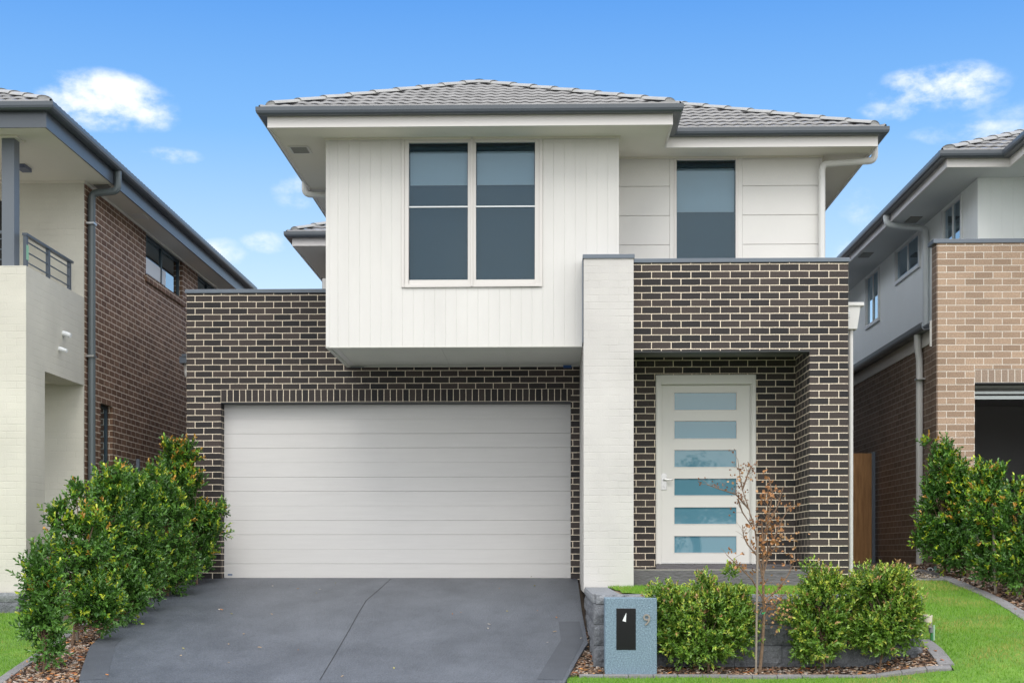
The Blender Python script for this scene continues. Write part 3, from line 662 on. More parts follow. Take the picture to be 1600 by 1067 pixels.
MB().box(xr+.021, xr+.024, ax(38.5, 400, xr).y, ax(42, 400, xr).y, zlp+.12, zlp+.3).build('label_sticker', mat('green_sticker', (.25, .5, .35), .6), rl)
b = MB(); b.box(LX-3, px0-.001, YL0+.1, YL0+.16, zr-.03, zr); [b.tube([(LX-3, YL0+.13, zlp+.10+k*.125), (px0, YL0+.13, zlp+.10+k*.125)], .009, seg=6) for k in range(3)]
b.build('front_railing', m_rail, lh)
lgp = at(36, 274, 18.6); MB().box(lgp.x-.06, lgp.x+.06, 18.5, 18.75, zsl-.05, zsl-.001).build('ceiling_light', mat('lamp_blue_grey', (.1, .12, .2), .4), lh)
for (px, py, rr) in ((98, 523, .035), (92, 547, .028)):
    p = ax(px, py, LX); MB().tube([(LX-.001, p.y, p.z+.02), (LX+.04, p.y, p.z+.01), (LX+.11, p.y-.02, p.z-.015)], [rr, rr, rr*.8], seg=10).build('pipe_outlet', m_white, lh)
# eave
E0 = (-5.82, 16.75); g = MB(); gutter_run.ma = 1; gutter_run.mb = 1
gutter_run(g, (-10, E0[1]), E0, (0, -1)); gutter_run(g, E0, (E0[0], YE+.6), (1, 0)); g.build('gutter', m_gutter, lh)
b = MB(); b.box(-10, E0[0]-q, E0[1]+q, E0[1]+q+t_, zsl-.02, ft_); b.box(E0[0]-q-t_, E0[0]-q, E0[1]+q+t_, YE+.5, zsl-.02, ft_); b.build('fascia', m_gutter, lh)
b = MB(); b.box(-10, E0[0]-q-t_, E0[1]+q+t_, YE+.5, zsl, zsl+.01); so = b.build('soffit', m_soffit, lh)
b = MB(); b.box(LX-3, LX+.02, YL1-.02, YL1-.002, zsl-.03, zsl-.001); b.box(LX+.001, LX+.02, YL1, YE, zsl-.03, zsl-.001); b.build('cornice_bead', m_soffit, so)
for (px, py) in ((163, 293), (217, 337)):
    Y = 1; d = ray(px, py); t = (zsl-CZ)/d.z; p = Vector((0, 0, CZ))+d*t
    MB().box(p.x-.10, p.x+.10, p.y-.16, p.y+.16, zsl-.012, zsl-.001).build('eave_vent', mat('vent_grey', (.28, .28, .26), .7) if px < 200 else m_clad2, lh)
r_ = MB(); ex, ey = E0[0]-ei, E0[1]+ei
tile_plane(r_, (-10.4, ey), (ex, ey), (0, 1), 3.2, zt, [((ex, ey), (s2, s2))])
tile_plane(r_, (ex, ey), (ex, YE+.5), (-1, 0), 3.2, zt, [((ex, ey), (-s2, -s2))])
rf = r_.build('roof', m_tile, lh, recalc=False)
rc = MB(); ridge_caps(rc, (ex-.1, ey+.1, hipz+.1*PITCH), (ex-3.2, ey+3.2, hipz+3.2*PITCH)); ridge_caps(rc, (ex-3.2, ey+3.2, hipz+3.2*PITCH), (ex-3.2, YE, hipz+3.2*PITCH)); rc.build('ridge_caps', m_ridge, rf, recalc=False)
yp = ax(142.5, 500, LX+.06).y; ygp = yp+.02
b = MB(); zel = ax(143, 301, LX+.06).z
b.tube(path([(E0[0]-.07, ygp, GZ0), (E0[0]-.07, ygp, zel+.02), (LX+.06, ygp, zel-.01), (LX+.06, ygp, 1.15)], .08), .05); 
ldp = b.build('downpipe', m_dpipe, lh)
for pz in (355, 560): 
    z = ax(143, pz, LX).z; MB().box(LX+.001, LX+.115, yp-.062, yp+.08, z-.012, z+.012).build('pipe_bracket', m_metal, ldp)

# ================================================================= RIGHT HOUSE
RX, YQ = 5.056, 18.88; UX, YU = 5.86, 19.83
rh_ = root('tan_brick_house', (8, 20, 1.28), 'tan brick house with pale upper cladding and open garage on the right edge', 'house')
zpt = at(1530, 380, YQ).z; ox = at(1523, 600, YQ).x; zo = at(1560, 597.5, YQ).z
zbR = at(1500, 360+212/8.89, YQ).z; xjR = at(1440+475/8.89, 400, YQ).x
GX1 = 9.4
b = MB(); b.box(RX, ox, YQ, YQ+.24, 1.0, zo+.176); b.box(GX1, GX1+2, YQ, YQ+.24, 1.0, zo+.176); b.box(RX, GX1+2, YQ, YQ+.24, zo+.176, zpt)
zgl = 3.07+CZ
b.build('brick_wall', m_tan, rh_, (xjR, zbR))
b = MB(); b.box(RX+.002, RX+.11, YQ+.241, 32, 1.0, zgl-.2); b.box(RX-.012, RX-.0005, YQ+.012, YQ+.2405, 1.0, zpt)
b.build('side_brick_wall', m_taupe, rh_, (0, zbR), phy=ax(1330+940/7.62, 640, RX).y)
MB().box(ox, GX1, YQ-.003, YQ+.1, zo, zo+.172).build('soldier_course', m_tan_s, rh_, (ox, zo))
MB().box(ox, GX1, YQ+.001, YQ+.24, zo-.014, zo-.001).build('lintel', m_steel, rh_)
b = MB(); b.box(RX-.06, GX1+2, YQ-.02, YQ+.27, zpt, zpt+.055); b.build('parapet_cap', m_cap, rh_, bevel=.004)
# garage interior
b = MB(); b.box(RX+.12, RX+.2, YQ+.241, 25, 1.0, zo+.3); b.box(GX1, GX1+.1, YQ+.241, 25, 1.0, zo+.3); b.box(RX+.2, GX1, 24.9, 25, 1.0, zo+.3); b.box(RX+.12, GX1+.1, YQ+.241, 25, zo+.3, zo+.35)
b.build('garage_interior', mat('garage_lining', (.5, .5, .51), .9), rh_)
b = MB(); b.tube([(ox+.02, YQ+.42, zo+.02), (GX1, YQ+.42, zo+.02)], .13, seg=16)
b.box(ox+.01, GX1, YQ+.26, YQ+.29, zo-.12, zo-.085); b.box(ox+.01, GX1, YQ+.255, YQ+.285, zo-.19, zo-.145)
b.build('rolled_garage_door', mat('galvanised_steel', (.42, .46, .46), .35, metal=.6), rh_)
MB().box(ox, GX1, YQ-.0, 24.9, 1.2, 1.262).build('garage_floor', m_conc, rh_)
# upper storey
b = MB(); zsr = 5.15+CZ
ygw = 31.5
RW = []
for pa, pb, pt, pbm in ((1354.5, 1374, 418, 497), (1401, 1437, 362, 413), (1475, 1503, 305, 372.5)):
    RW.append((ax(pb, 400, UX).y, ax(pa, 400, UX).y, ax(pb, pbm, UX).z, ax(pb, pt, UX).z))
RW.sort(); yy = YU+.11
for (y0, y1, z0, z1) in RW:
    ygroove_wall(b, UX, yy, y0, zgl-.2, zsr, .1)
    ygroove_wall(b, UX, y0, y1, zgl-.2, z0, .1); ygroove_wall(b, UX, y0, y1, z1, zsr, .1); yy = y1
ygroove_wall(b, UX, yy, ygw, zgl-.2, zsr, .1)
b.box(UX+.1, UX+6, ygw-.1, ygw, 1.0, zsr)
b.build('side_cladding', m_clad3, rh_, recalc=False)
b = MB(); hgroove_box(b, UX, UX+5, zgl-.1, zsr, YU, .1, x_ref=UX+.02, pitch=.15, g=.006); b.build('front_cladding', m_clad3, rh_, recalc=False)
MB().box(UX-.008, UX+.03, YU-.008, YU+.112, zgl-.1, zsr-.002).build('corner_trim', m_clad3, rh_)
MB().box(RX+.25, GX1+2, YQ+.25, YU-.001, zpt-.5, zpt-.45).build('balcony_deck', m_conc, rh_)
def rwin(pxa, pxb, pyt_, pyb_, nm='window'):   # far and near edge pixels on X=UX
    y0, y1 = ax(pxb, 400, UX).y, ax(pxa, 400, UX).y; z0, z1 = ax(pxb, pyb_, UX).z, ax(pxb, pyt_, UX).z
    o = side_window(rh_, UX-.012, y0, y1, z0, z1, -1, mat('white_frame', (.74, .76, .75), .4), m_skyglass, fw=.028, name=nm, inset=.004)
    f = MB(); a = .05; f.box(UX-.03, UX-.001, y0-a, y0, z0-a, z1); f.box(UX-.03, UX-.001, y1, y1+a, z0-a, z1); f.box(UX-.035, UX-.001, y0, y1, z0-a, z0); f.build('architrave', MATS['white_frame'], o)
    return o
rwin(1354.5, 1374, 418, 497); rwin(1401, 1437, 362, 413); rwin(1475, 1503, 305, 372.5)
# main gutter, fascia, soffit, roof
EX, EY = 5.14, 19.08; PX_, PY_ = 5.96, 17.7
g = MB(); gutter_run.ma = 1; gutter_run.mb = 1; gutter_run(g, (EX, ygw+.6), (EX, EY), (-1, 0)); gutter_run.mb = -1; gutter_run(g, (EX, EY), (PX_, EY), (0, -1))
gutter_run.ma = -1; gutter_run.mb = 1; gutter_run(g, (PX_, EY), (PX_, PY_), (-1, 0)); gutter_run.ma = 1; gutter_run(g, (PX_, PY_), (12, PY_), (0, -1)); g.build('gutter', m_gutter, rh_)
b = MB(); zf = zsr-.02
b.box(EX+q, EX+q+t_, EY+q, ygw+.5, zf, ft_); b.box(EX+q+t_, PX_+q, EY+q, EY+q+t_, zf, ft_); b.box(PX_+q, PX_+q+t_, PY_+q, EY+q+t_, zf, ft_); b.box(PX_+q+t_, 12, PY_+q, PY_+q+t_, zf, ft_)
b.build('fascia', m_fascia, rh_)
b = MB(); b.box(EX+q+t_, 12, EY+q+t_, ygw+.5, zsr, zsr+.01); b.box(PX_+q+t_, 12, PY_+q+t_, EY+q+t_, zsr, zsr+.01); b.build('soffit', mat('cool_soffit', (.66, .69, .69), .8), rh_)
b = MB(); b.box(PX_+.72, 12, PY_+.8, YU-.001, zpt-.45, zsr-.001); b.build('projecting_wall', m_clad3, rh_)
r_ = MB(); ex, ey = EX+ei, EY+ei
tile_plane(r_, (ex, ygw+.5), (ex, ey), (1, 0), 3.3, zt, [((ex, ey), (s2, -s2))])
tile_plane(r_, (ex, ey), (12, ey), (0, 1), 3.3, zt, [((ex, ey), (-s2, s2)), ((PX_+ei, ey), (s2, -s2))])
tile_plane(r_, (PX_+ei, EY+4), (PX_+ei, PY_+ei), (1, 0), 3.0, zt, [((PX_+ei, PY_+ei), (s2, -s2)), ((PX_+ei, ey), (-s2, s2))])
tile_plane(r_, (PX_+ei, PY_+ei), (12, PY_+ei), (0, 1), 3.0, zt, [((PX_+ei, PY_+ei), (-s2, s2))])
rf = r_.build('roof', m_tile, rh_, recalc=False)
rc = MB(); ridge_caps(rc, (ex+.1, ey+.1, hipz+.1*PITCH), (ex+3.3, ey+3.3, hipz+3.3*PITCH)); rc.build('ridge_caps', m_ridge, rf, recalc=False); rc = MB(); ridge_caps(rc, (PX_+ei+.1, PY_+ei+.1, hipz+.1*PITCH), (PX_+3, PY_+3, hipz+3*PITCH)); rc.build('ridge_caps', m_ridge, rf, recalc=False)
# lower gutter and roof strip
g = MB(); gutter_run.ma = gutter_run.mb = 0; gutter_run(g, (4.91, 32), (4.91, YQ+.25), (-1, 0), zgl-.10, zgl, .13); g.build('lower_gutter', m_gutter, rh_)
b = MB(); b.box(5.04, 5.055, YQ+.27, 32, zgl-.27, zgl-.02); b.box(5.02, RX+.0, YQ+.245, YQ+.27, zgl-.32, zgl+.02); b.build('lower_fascia', m_clad2, rh_)
b = MB(); b.add([(5.02, YQ+.25, zgl), (UX, YQ+.25, zgl+.28), (UX, 32, zgl+.28), (5.02, 32, zgl), (5.02, YQ+.25, zgl-.03), (UX, YQ+.25, zgl+.25), (UX, 32, zgl+.25), (5.02, 32, zgl-.03)], [(0, 1, 2, 3), (7, 6, 5, 4), (0, 4, 5, 1), (1, 5, 6, 2), (2, 6, 7, 3), (3, 7, 4, 0)]); b.build('lower_roof', m_gutter, rh_)
for (px, py) in ((1353, 398), (1427, 343)):
    d = ray(px, py); t = (zsr-CZ)/d.z; p = Vector((0, 0, CZ))+d*t
    MB().box(p.x-.09, p.x+.09, p.y-.2, p.y+.2, zsr-.012, zsr-.001).build('eave_vent', mat('vent_grey', (.28, .28, .26), .7), rh_)
ypr = ax(1446, 450, UX-.06).y
b = MB(); ze = ax(1446, 357, UX-.06).z
b.tube(path([(EX+.06, ypr, GZ0), (EX+.06, ypr, ze+.06), (UX-.055, ypr, ze), (UX-.055, ypr, zgl+.24)], .09), .047); b.build('downpipe', mat('cool_pipe_paint', (.63, .67, .67), .4), rh_)
ypl = ax(1436, 700, RX-.06).y
b = MB(); b.tube(path([(4.975, ypl, zgl-.10), (4.975, ypl, zgl-.25), (RX-.055, ypl, zgl-.42), (RX-.055, ypl, 1.55), (RX-.075, ypl-.03, 1.30), (RX-.075, ypl-.03, 1.15)], .07), .047)
ld = b.build('downpipe', mat('grey_pipe_paint', (.50, .50, .49), .4), rh_)
zz = ax(1436, 596, RX).z
for z in (zz, zz-2.0): MB().box(RX-.11, RX-.001, ypl-.11, ypl+.055, z-.012, z+.012).build('pipe_bracket', m_metal, ld)

# ================================================================= GROUND
def inside(poly, x, y):
    c = False; n = len(poly); j = n-1
    for i in range(n):
        xi, yi = poly[i]; xj, yj = poly[j]
        if (yi > y) != (yj > y) and x < (xj-xi)*(y-yi)/(yj-yi)+xi: c = not c
        j = i
    return c
def patch(name, poly, hf, m, step=.25, thick=0, kind='structure', grow=0):
    bm = bmesh.new(); vs = [bm.verts.new((x, y, 0)) for x, y in poly]; bm.faces.new(vs)
    xs = [p[0] for p in poly]; ys = [p[1] for p in poly]
    def cut(lo, hi, co_i):
        k = math.ceil(lo/step)
        while k*step < hi:
            co = [0, 0, 0]; no = [0, 0, 0]; co[co_i] = k*step; no[co_i] = 1
            bmesh.ops.bisect_plane(bm, geom=bm.verts[:]+bm.edges[:]+bm.faces[:], plane_co=co, plane_no=no); k += 1
    cut(min(xs), max(xs), 0); cut(min(ys), max(ys), 1)
    bmesh.ops.triangulate(bm, faces=[f for f in bm.faces if len(f.verts) > 4])
    for v in bm.verts: v.co.z = hf(v.co.x, v.co.y)
    for f in bm.faces:
        f.normal_update()
        if f.normal.z < 0: f.normal_flip()
        f.smooth = True
    if thick:
        be = [e for e in bm.edges if e.is_boundary]
        r = bmesh.ops.extrude_edge_only(bm, edges=be)
        for v in r['geom']:
            if isinstance(v, bmesh.types.BMVert): v.co.z -= thick
    me = bpy.data.meshes.new(name); bm.to_mesh(me); bm.free(); me.materials.append(m)
    try: me.set_sharp_from_angle(angle=R(40))
    except Exception: pass
    o = bpy.data.objects.new(name, me); COL.objects.link(o); o['kind'] = kind
    return o
m_soil = mat('soil', (.10, .075, .055), .95, var=.4, vscale=6, bump=.4)
m_mulchbase = mat('mulch_base', (.12, .085, .06), .95, color2=(.04, .028, .02), vscale=25, bump=.8, bscale=40)
m_lawn = mat('lawn_green', (.15, .28, .035), .9, color2=(.085, .19, .022), vscale=2.2, bump=.5, bscale=60, fine=.4)
def drivemat():
    m = mat('driveway_coating', (.122, .136, .162), .5, color2=(.070, .080, .098), vscale=1.7, bump=.5, bscale=60, stretch=(1, .55, 1), fine=.32); return m
m_drive = drivemat()
xg = [-400, -150, -60, -30]+[v*.5 for v in range(-40, 41)]+[30, 60, 150, 400]; yg = [-200, -60, -20, -5, 0, 3, 6, 7.4, 7.5]+[7.5+.25*k for k in range(1, 62)]+[26, 30, 40, 80, 200, 600]
vs = [(x, y, G(x, y)-.015) for y in yg for x in xg]; nx = len(xg)
b = MB(); b.add(vs, [(j*nx+i, j*nx+i+1, (j+1)*nx+i+1, (j+1)*nx+i) for j in range(len(yg)-1) for i in range(nx-1)], True)
gr = b.build('ground', m_soil, None, recalc=False); gr['kind'] = 'structure'
patch('road', [(-60, -3.5), (60, -3.5), (60, 5.6), (-60, 5.6)], lambda x, y: .0, mat('asphalt', (.05, .05, .052), .9, var=.3, vscale=8, bump=.4, fine=.2), step=10)
kb = MB(); kb.box(-60, 60, 5.61, 5.85, -.03, .10); o = kb.build('kerb', m_conc, None); tag(o, kind='structure')
patch('verge', [(-60, 5.86), (60, 5.86), (60, 7.9), (-60, 7.9)], lambda x, y: max(G(x, y), .02)+.03, m_lawn, step=2)
def gp(px, py): p = ag(px, py); return (p.x, p.y)
dl = [(x_gl+.02, 19.76), gp(296, 906), gp(262, 924), gp(232, 936), gp(205, 951), gp(170, 982), gp(141, 1009), gp(130, 1040), gp(124, 1066)]
dr = [gp(882, 1066), gp(900, 1034), gp(913, 1012), gp(918.5, 1004), (x_c0-.03, 16.9), (x_c0-.03, 19.76)]
drive_poly = dl+dr
drv = patch('driveway', drive_poly, lambda x, y: D(x, y)+.0, m_drive, step=.3, thick=.12)
# darker edge band and control joint, both inlaid
def strip(name, pts, wd, hf, m, dz, kind='structure', par=None):
    b = MB(); P = [Vector((*p, 0)) for p in pts]; L_ = []
    out = []
    for a, c in zip(P[:-1], P[1:]):
        n = max(1, int((c-a).length/.12))
        out += [a.lerp(c, i/n) for i in range(n)]
    out.append(P[-1])
    for i, p in enumerate(out):
        d = (out[min(i+1, len(out)-1)]-out[max(i-1, 0)]).normalized(); s_ = Vector((-d.y, d.x, 0))*wd/2
        L_.append((p+s_, p-s_))
    vs = [(q.x, q.y, hf(q.x, q.y)+dz) for pr in L_ for q in pr]
    b.add(vs, [(2*i, 2*i+1, 2*i+3, 2*i+2) for i in range(len(L_)-1)], True)
    o = b.build(name, m, par, recalc=False)
    if kind: o['kind'] = kind
    return o
strip('driveway_joint', [gp(611, 904), gp(592, 921), gp(572, 938), gp(560, 958), gp(545, 985), gp(522, 1025), gp(500, 1061.5)], .008, D, mat('joint_sealant', (.02, .02, .022), .8), .003)
m_band = mat('driveway_edge_coating', (.080, .090, .108), .6, var=.2, vscale=3, bump=.25, bscale=90, fine=.16)
strip('driveway_edge_band', [(p[0]+.13, p[1]) for p in (gp(124, 1061.5), gp(130, 1040), gp(141, 1009), gp(155, 996))], .26, D, m_band, .0025)
strip('driveway_edge_band', [(x_c0-.19, 16.3), (gp(918.5, 1004)[0]-.16, 15.2), (gp(913, 1012)[0]-.17, gp(913, 1012)[1]), (gp(884, 1061.5)[0]-.15, gp(884, 1061.5)[1])], .24, D, m_band, .0025)
y_fp = gp(500, 1066)[1]-.005
patch('footpath', [(-12, y_fp-1.4), (gp(884, 1062)[0]+.02, y_fp-1.4), (gp(884, 1062)[0]+.02, y_fp), (-12, y_fp)], lambda x, y: D(x, y)-.01, m_conc, step=.5, thick=.1)
# edging rows
def edging(pts, wd, label, hgt=.035, bl=.23):
    b = MB(); P = [Vector((*p, 0)) for p in pts]; rnd = random.Random(5)
    path_ = []; 
    for a, c in zip(P[:-1], P[1:]):
        n = max(1, int(round((c-a).length/bl)))
        for i in range(n):
            p, q_ = a.lerp(c, i/n), a.lerp(c, (i+1)/n); d = (q_-p).normalized(); s_ = Vector((-d.y, d.x, 0))*wd/2
            p = p+d*.0025; q_ = q_-d*.0025; jz = rnd.uniform(-.002, .002)
            cs = [p+s_, p-s_, q_-s_, q_+s_]; vs = [(v.x, v.y, G(v.x, v.y)-.05) for v in cs]+[(v.x, v.y, G(v.x, v.y)+hgt+jz) for v in cs]
            b.add(vs, [(0, 3, 2, 1), (4, 5, 6, 7), (0, 1, 5, 4), (1, 2, 6, 5), (2, 3, 7, 6), (3, 0, 4, 7)])
    o = b.build('garden_edging', m_paver, None, bevel=.004); tag(o, label, 'edging', 'concrete paver edging strips'); return o
eL = [gp(-60, 1112), gp(0, 1060), gp(30, 1040), gp(62, 1019), gp(88, 1001), gp(109, 986), gp(130, 974), gp(165, 955), gp(190, 940)]
eF = [gp(905, 1056), gp(1484, 1048)]
eFs = [gp(1478, 1046), gp(1452, 1019)]
eR = [gp(1431, 893), gp(1455, 899), gp(1481, 907), gp(1505, 917), gp(1531, 928), gp(1561, 942), gp(1587, 957), gp(1612, 974), gp(1660, 1010), gp(1700, 1060)]
eR = [(ax_, ay_) for ax_, ay_ in eR]
eR2 = [gp(1400, 909), gp(1480, 908)]
edging(eL, .10, 'grey paver edging between left lawn and mulch under the left hedge')
edging([(eF[0][0], 13.58), (at(1486, 1000, 13.58).x, 13.58)], .075, 'straight grey paver edging along the front of the mulch bed')
edging([(at(1479, 1000, 13.64).x, 13.64), (at(1441, 1000, 14.52).x, 14.52)], .15, 'short angled paver edging at the right end of the front mulch bed')
edging(eR, .15, 'curved grey paver edging between right lawn and right hedge')
edging(eR2, .07, 'thin straight paver edging at the back of the right lawn')
# mulch beds, lawns
wallX0, wallX1, wallY = .43, 3.60, 14.0
bedL = [p for p in eL]+[(-4.95, 19.5), (-4.95, 19.7)]+[(p[0]-.01, p[1]) for p in dl[1:]]+[(gp(124, 1062)[0]-.01, y_fp), (eL[0][0]+.0, y_fp)]
bedL = [(-6.25, 19.7), (dl[0][0]-.05, 19.7)]+[(p[0]-.004, p[1]) for p in dl[1:]]+[eL[0]]+eL[1:]+[(-6.25, 18.2)]
bedF = [(dr[0][0]+.01, 13.62), (at(1479, 1000, 13.62).x, 13.62), (at(1441, 1000, 14.52).x, 14.52), (wallX1, 14.5), (wallX1-.05, wallY+.2), (wallX0+.05, wallY+.2), (x_c0-.02, 14.8), (x_c0-.02, 16.85), (dr[3][0]+.005, dr[3][1]), (dr[2][0]+.005, dr[2][1]), (dr[1][0]+.005, dr[1][1])]
bedR = eR[::-1]+[(4.6, 19.4), (5.7, 19.3), (5.85, 18.86), (5.8, 16), (6.4, 12.5)]
mb_ = [patch('mulch_bed', p, lambda x, y: G(x, y)+.004, m_mulchbase, step=.3) for p in (bedL, bedF, bedR)]
bedS = [gp(1395, 905), gp(1478, 906), gp(1434, 894.5), gp(1395, 893)]
patch('gravel_bed', bedS, lambda x, y: G(x, y)+.012, mat('gravel_base', (.30, .26, .21), .9, color2=(.1, .08, .06), vscale=30, bump=.8), step=.4)
lawnR = [(wallX1-.02, 19.3), (eR2[0][0], eR2[0][1]), (eR2[1][0], eR2[1][1])]+[(p[0]-.05, p[1]) for p in eR[3:]]+[(at(1700, 1000, 11.9).x, 11.9), (dr[0][0]+.03, 11.9), (dr[0][0]+.03, 13.5), (dr[0][0]+.03, 13.53), (at(1486, 1000, 13.52).x+.03, 13.52), (at(1444, 1000, 14.52).x+.06, 14.56), (wallX1-.02, 14.56)]
def HL(x, y): return G(x, y)+.010+.022*(noise.noise(Vector((x*1.3, y*1.3, 3)))+.3)
patch('lawn', lawnR, HL, m_lawn, step=.2)
lawnL = [(p[0]-.05, p[1]) for p in eL[::-1][2:]]+[(-9.5, 12.6), (-9.5, 17.4), (-6.8, 17.4), (-6.3, 17.1)]
patch('lawn', lawnL, HL, m_lawn, step=.2)
zRaised = 1.225
lawnT = [(x_c0+.45, 17.64), (x_c0+.27, 17.1), (x_c0+.36, 16.0), (x_c0+.34, 14.9), (x_c0+.6, 14.33), (x_c0+1.2, 14.27), (wallX1-.3, 14.27), (wallX1-.05, 17.64)]
patch('raised_soil', [(wallX0+.05, 14.25), (wallX1-.05, 14.25), (wallX1-.05, 17.64), (x_c1+.0, 17.64), (x_c1, 17.34), (wallX0+.05, 17.34)], lambda x, y: zRaised-.03+.0*x, mat('sandy_soil', (.30, .24, .17), .95, var=.3, vscale=9, bump=.5), step=.6)
patch('raised_lawn', lawnT, lambda x, y: zRaised-.012+.02*noise.noise(Vector((x*2, y*2, 0))), m_lawn, step=.25)

# ---------------------------------------------------------------- scattered stuff
def mesh_np(name, V, Fc, tint, m, parent=None, kind=None, smooth=False):
    """V (n,3) ; Fc (f,k) ; tint (f,3)"""
    V = np.asarray(V, dtype=np.float32); off = wloc(parent) if parent else Vector((0, 0, 0)); V = V-np.array(off[:], dtype=np.float32)
    k = Fc.shape[1]; me = bpy.data.meshes.new(name); me.vertices.add(len(V)); me.vertices.foreach_set('co', V.ravel())
    me.loops.add(Fc.size); me.loops.foreach_set('vertex_index', Fc.ravel().astype(np.int32)); me.polygons.add(len(Fc))
    me.polygons.foreach_set('loop_start', np.arange(0, Fc.size, k, dtype=np.int32)); me.polygons.foreach_set('loop_total', np.full(len(Fc), k, dtype=np.int32))
    me.update(calc_edges=True)
    ca = me.color_attributes.new('tint', 'FLOAT_COLOR', 'CORNER'); c4 = np.ones((Fc.size, 4), dtype=np.float32); c4[:, :3] = np.repeat(np.asarray(tint, dtype=np.float32), k, axis=0); ca.data.foreach_set('color', c4.ravel())
    me.materials.append(m); o = bpy.data.objects.new(name, me); COL.objects.link(o); o.parent = parent
    if kind: o['kind'] = kind
    return o
rs = np.random.RandomState(7)
def grass(polys, dens, hf, hgt=(.02, .045), name='grass_blades', cols=None, yfar=1e9):
    pts = []
    for poly in polys:
        xs = [p[0] for p in poly]; ys = [p[1] for p in poly]; A = (max(xs)-min(xs))*(max(ys)-min(ys)); n = int(A*dens)
        P = np.column_stack([rs.uniform(min(xs), max(xs), n), rs.uniform(min(ys), max(ys), n)])
        P = P[(P[:, 1] > 12.6)]
        pts += [p for p in P if inside(poly, p[0], p[1])]
    P = np.array(pts); n = len(P); z = np.array([hf(a, b_)-.006 for a, b_ in P])
    an = rs.uniform(0, 2*np.pi, n); h = rs.uniform(*hgt, n); w = rs.uniform(.0025, .005, n); lean = rs.uniform(0, .9, n)*h; la = rs.uniform(0, 2*np.pi, n)
    ux, uy = np.cos(an)*w, np.sin(an)*w
    a = np.column_stack([P[:, 0]-ux, P[:, 1]-uy, z]); b_ = np.column_stack([P[:, 0]+ux, P[:, 1]+uy, z]); c = np.column_stack([P[:, 0]+np.cos(la)*lean, P[:, 1]+np.sin(la)*lean, z+h])
    V = np.stack([a, b_, c], 1).reshape(-1, 3); Fc = np.arange(3*n).reshape(n, 3)
    t = rs.uniform(0, 1, (n, 1)); pn = np.array([noise.noise(Vector((p[0]*1.4, p[1]*1.4, 9)))+.5*noise.noise(Vector((p[0]*5, p[1]*5, 2))) for p in P])[:, None]
    g1, g2, g3 = np.array([[.115, .29, .025]]), np.array([[.22, .40, .04]]), np.array([[.42, .38, .11]])
    col = g1*(1-t)+g2*t; dry = np.clip((pn+.10)*2.0, 0, .95)*(rs.uniform(0, 1, (n, 1)) < .6); col = col*(1-dry)+g3*dry
    o = mesh_np(name, V, Fc, col, m_grass, kind='stuff'); tag(o, 'short green lawn grass blades', 'grass'); return o
grass([lawnR], 3300, HL, name='lawn_grass')
grass([lawnL], 2200, HL, name='lawn_grass')
grass([lawnT], 2200, lambda x, y: zRaised-.012, hgt=(.02, .05), name='lawn_grass')

def chips(polys, dens, hf, name, palette, size=(.02, .06), label='bark mulch chips'):
    Vs, Fs, T = [], [], []; k = 0; R_ = random.Random(3)
    for poly in polys:
        xs = [p[0] for p in poly]; ys = [p[1] for p in poly]; n = int((max(xs)-min(xs))*(max(ys)-min(ys))*dens)
        for _ in range(n):
            x, y = R_.uniform(min(xs), max(xs)), R_.uniform(min(ys), max(ys))
            if y < 12.8 or not inside(poly, x, y): continue
            L1 = R_.uniform(*size); w = L1*R_.uniform(.25, .6); t = R_.uniform(.003, .009); an = R_.uniform(0, 6.28); tx = R_.uniform(-.35, .35); ty = R_.uniform(-.35, .35)
            z = hf(x, y)+R_.uniform(.004, .022); ca, sa = math.cos(an), math.sin(an)
            for (a, b_, c) in ((-1, -1, 0), (1, -.7, 0), (.9, 1, 0), (-.8, .8, 0), (-1, -1, 1), (1, -.7, 1), (.9, 1, 1), (-.8, .8, 1)):
                lx, ly = a*L1/2, b_*w/2; Vs.append((x+lx*ca-ly*sa, y+lx*sa+ly*ca, z+c*t+lx*tx+ly*ty))
            Fs += [(k+4, k+5, k+6, k+7), (k, k+1, k+5, k+4), (k+1, k+2, k+6, k+5), (k+2, k+3, k+7, k+6), (k+3, k, k+4, k+7)]
            c = R_.choice(palette); f = R_.uniform(.75, 1.25); T += [tuple(v*f for v in c)]*5; k += 8
    o = mesh_np(name, np.array(Vs), np.array(Fs), np.array(T), m_chip, kind='stuff'); tag(o, label, 'mulch'); return o
pal = [(.30, .19, .12), (.40, .28, .19), (.20, .12, .08), (.10, .06, .045), (.05, .035, .03), (.46, .37, .29), (.42, .37, .33), (.26, .14, .08), (.07, .05, .04), (.14, .09, .06)]
chips([bedL, bedF], 1500, lambda x, y: G(x, y)+.004, 'bark_mulch', pal, label='brown bark mulch chips covering the garden beds')
chips([bedR], 700, lambda x, y: G(x, y)+.004, 'bark_mulch', pal, size=(.03, .07), label='brown bark mulch chips under the right hedge')
chips([bedS], 900, lambda x, y: G(x, y)+.012, 'pale_gravel', [(.5, .42, .33), (.35, .28, .2), (.55, .5, .44), (.12, .1, .08)], size=(.03, .06), label='pale pebbles beside the right house wall')
chips([bedL, bedF], 45, lambda x, y: G(x, y)+.018, 'fallen_leaves', [(.45, .18, .06), (.55, .28, .1), (.35, .12, .05)], size=(.03, .05), label='orange dry leaves lying on the mulch')

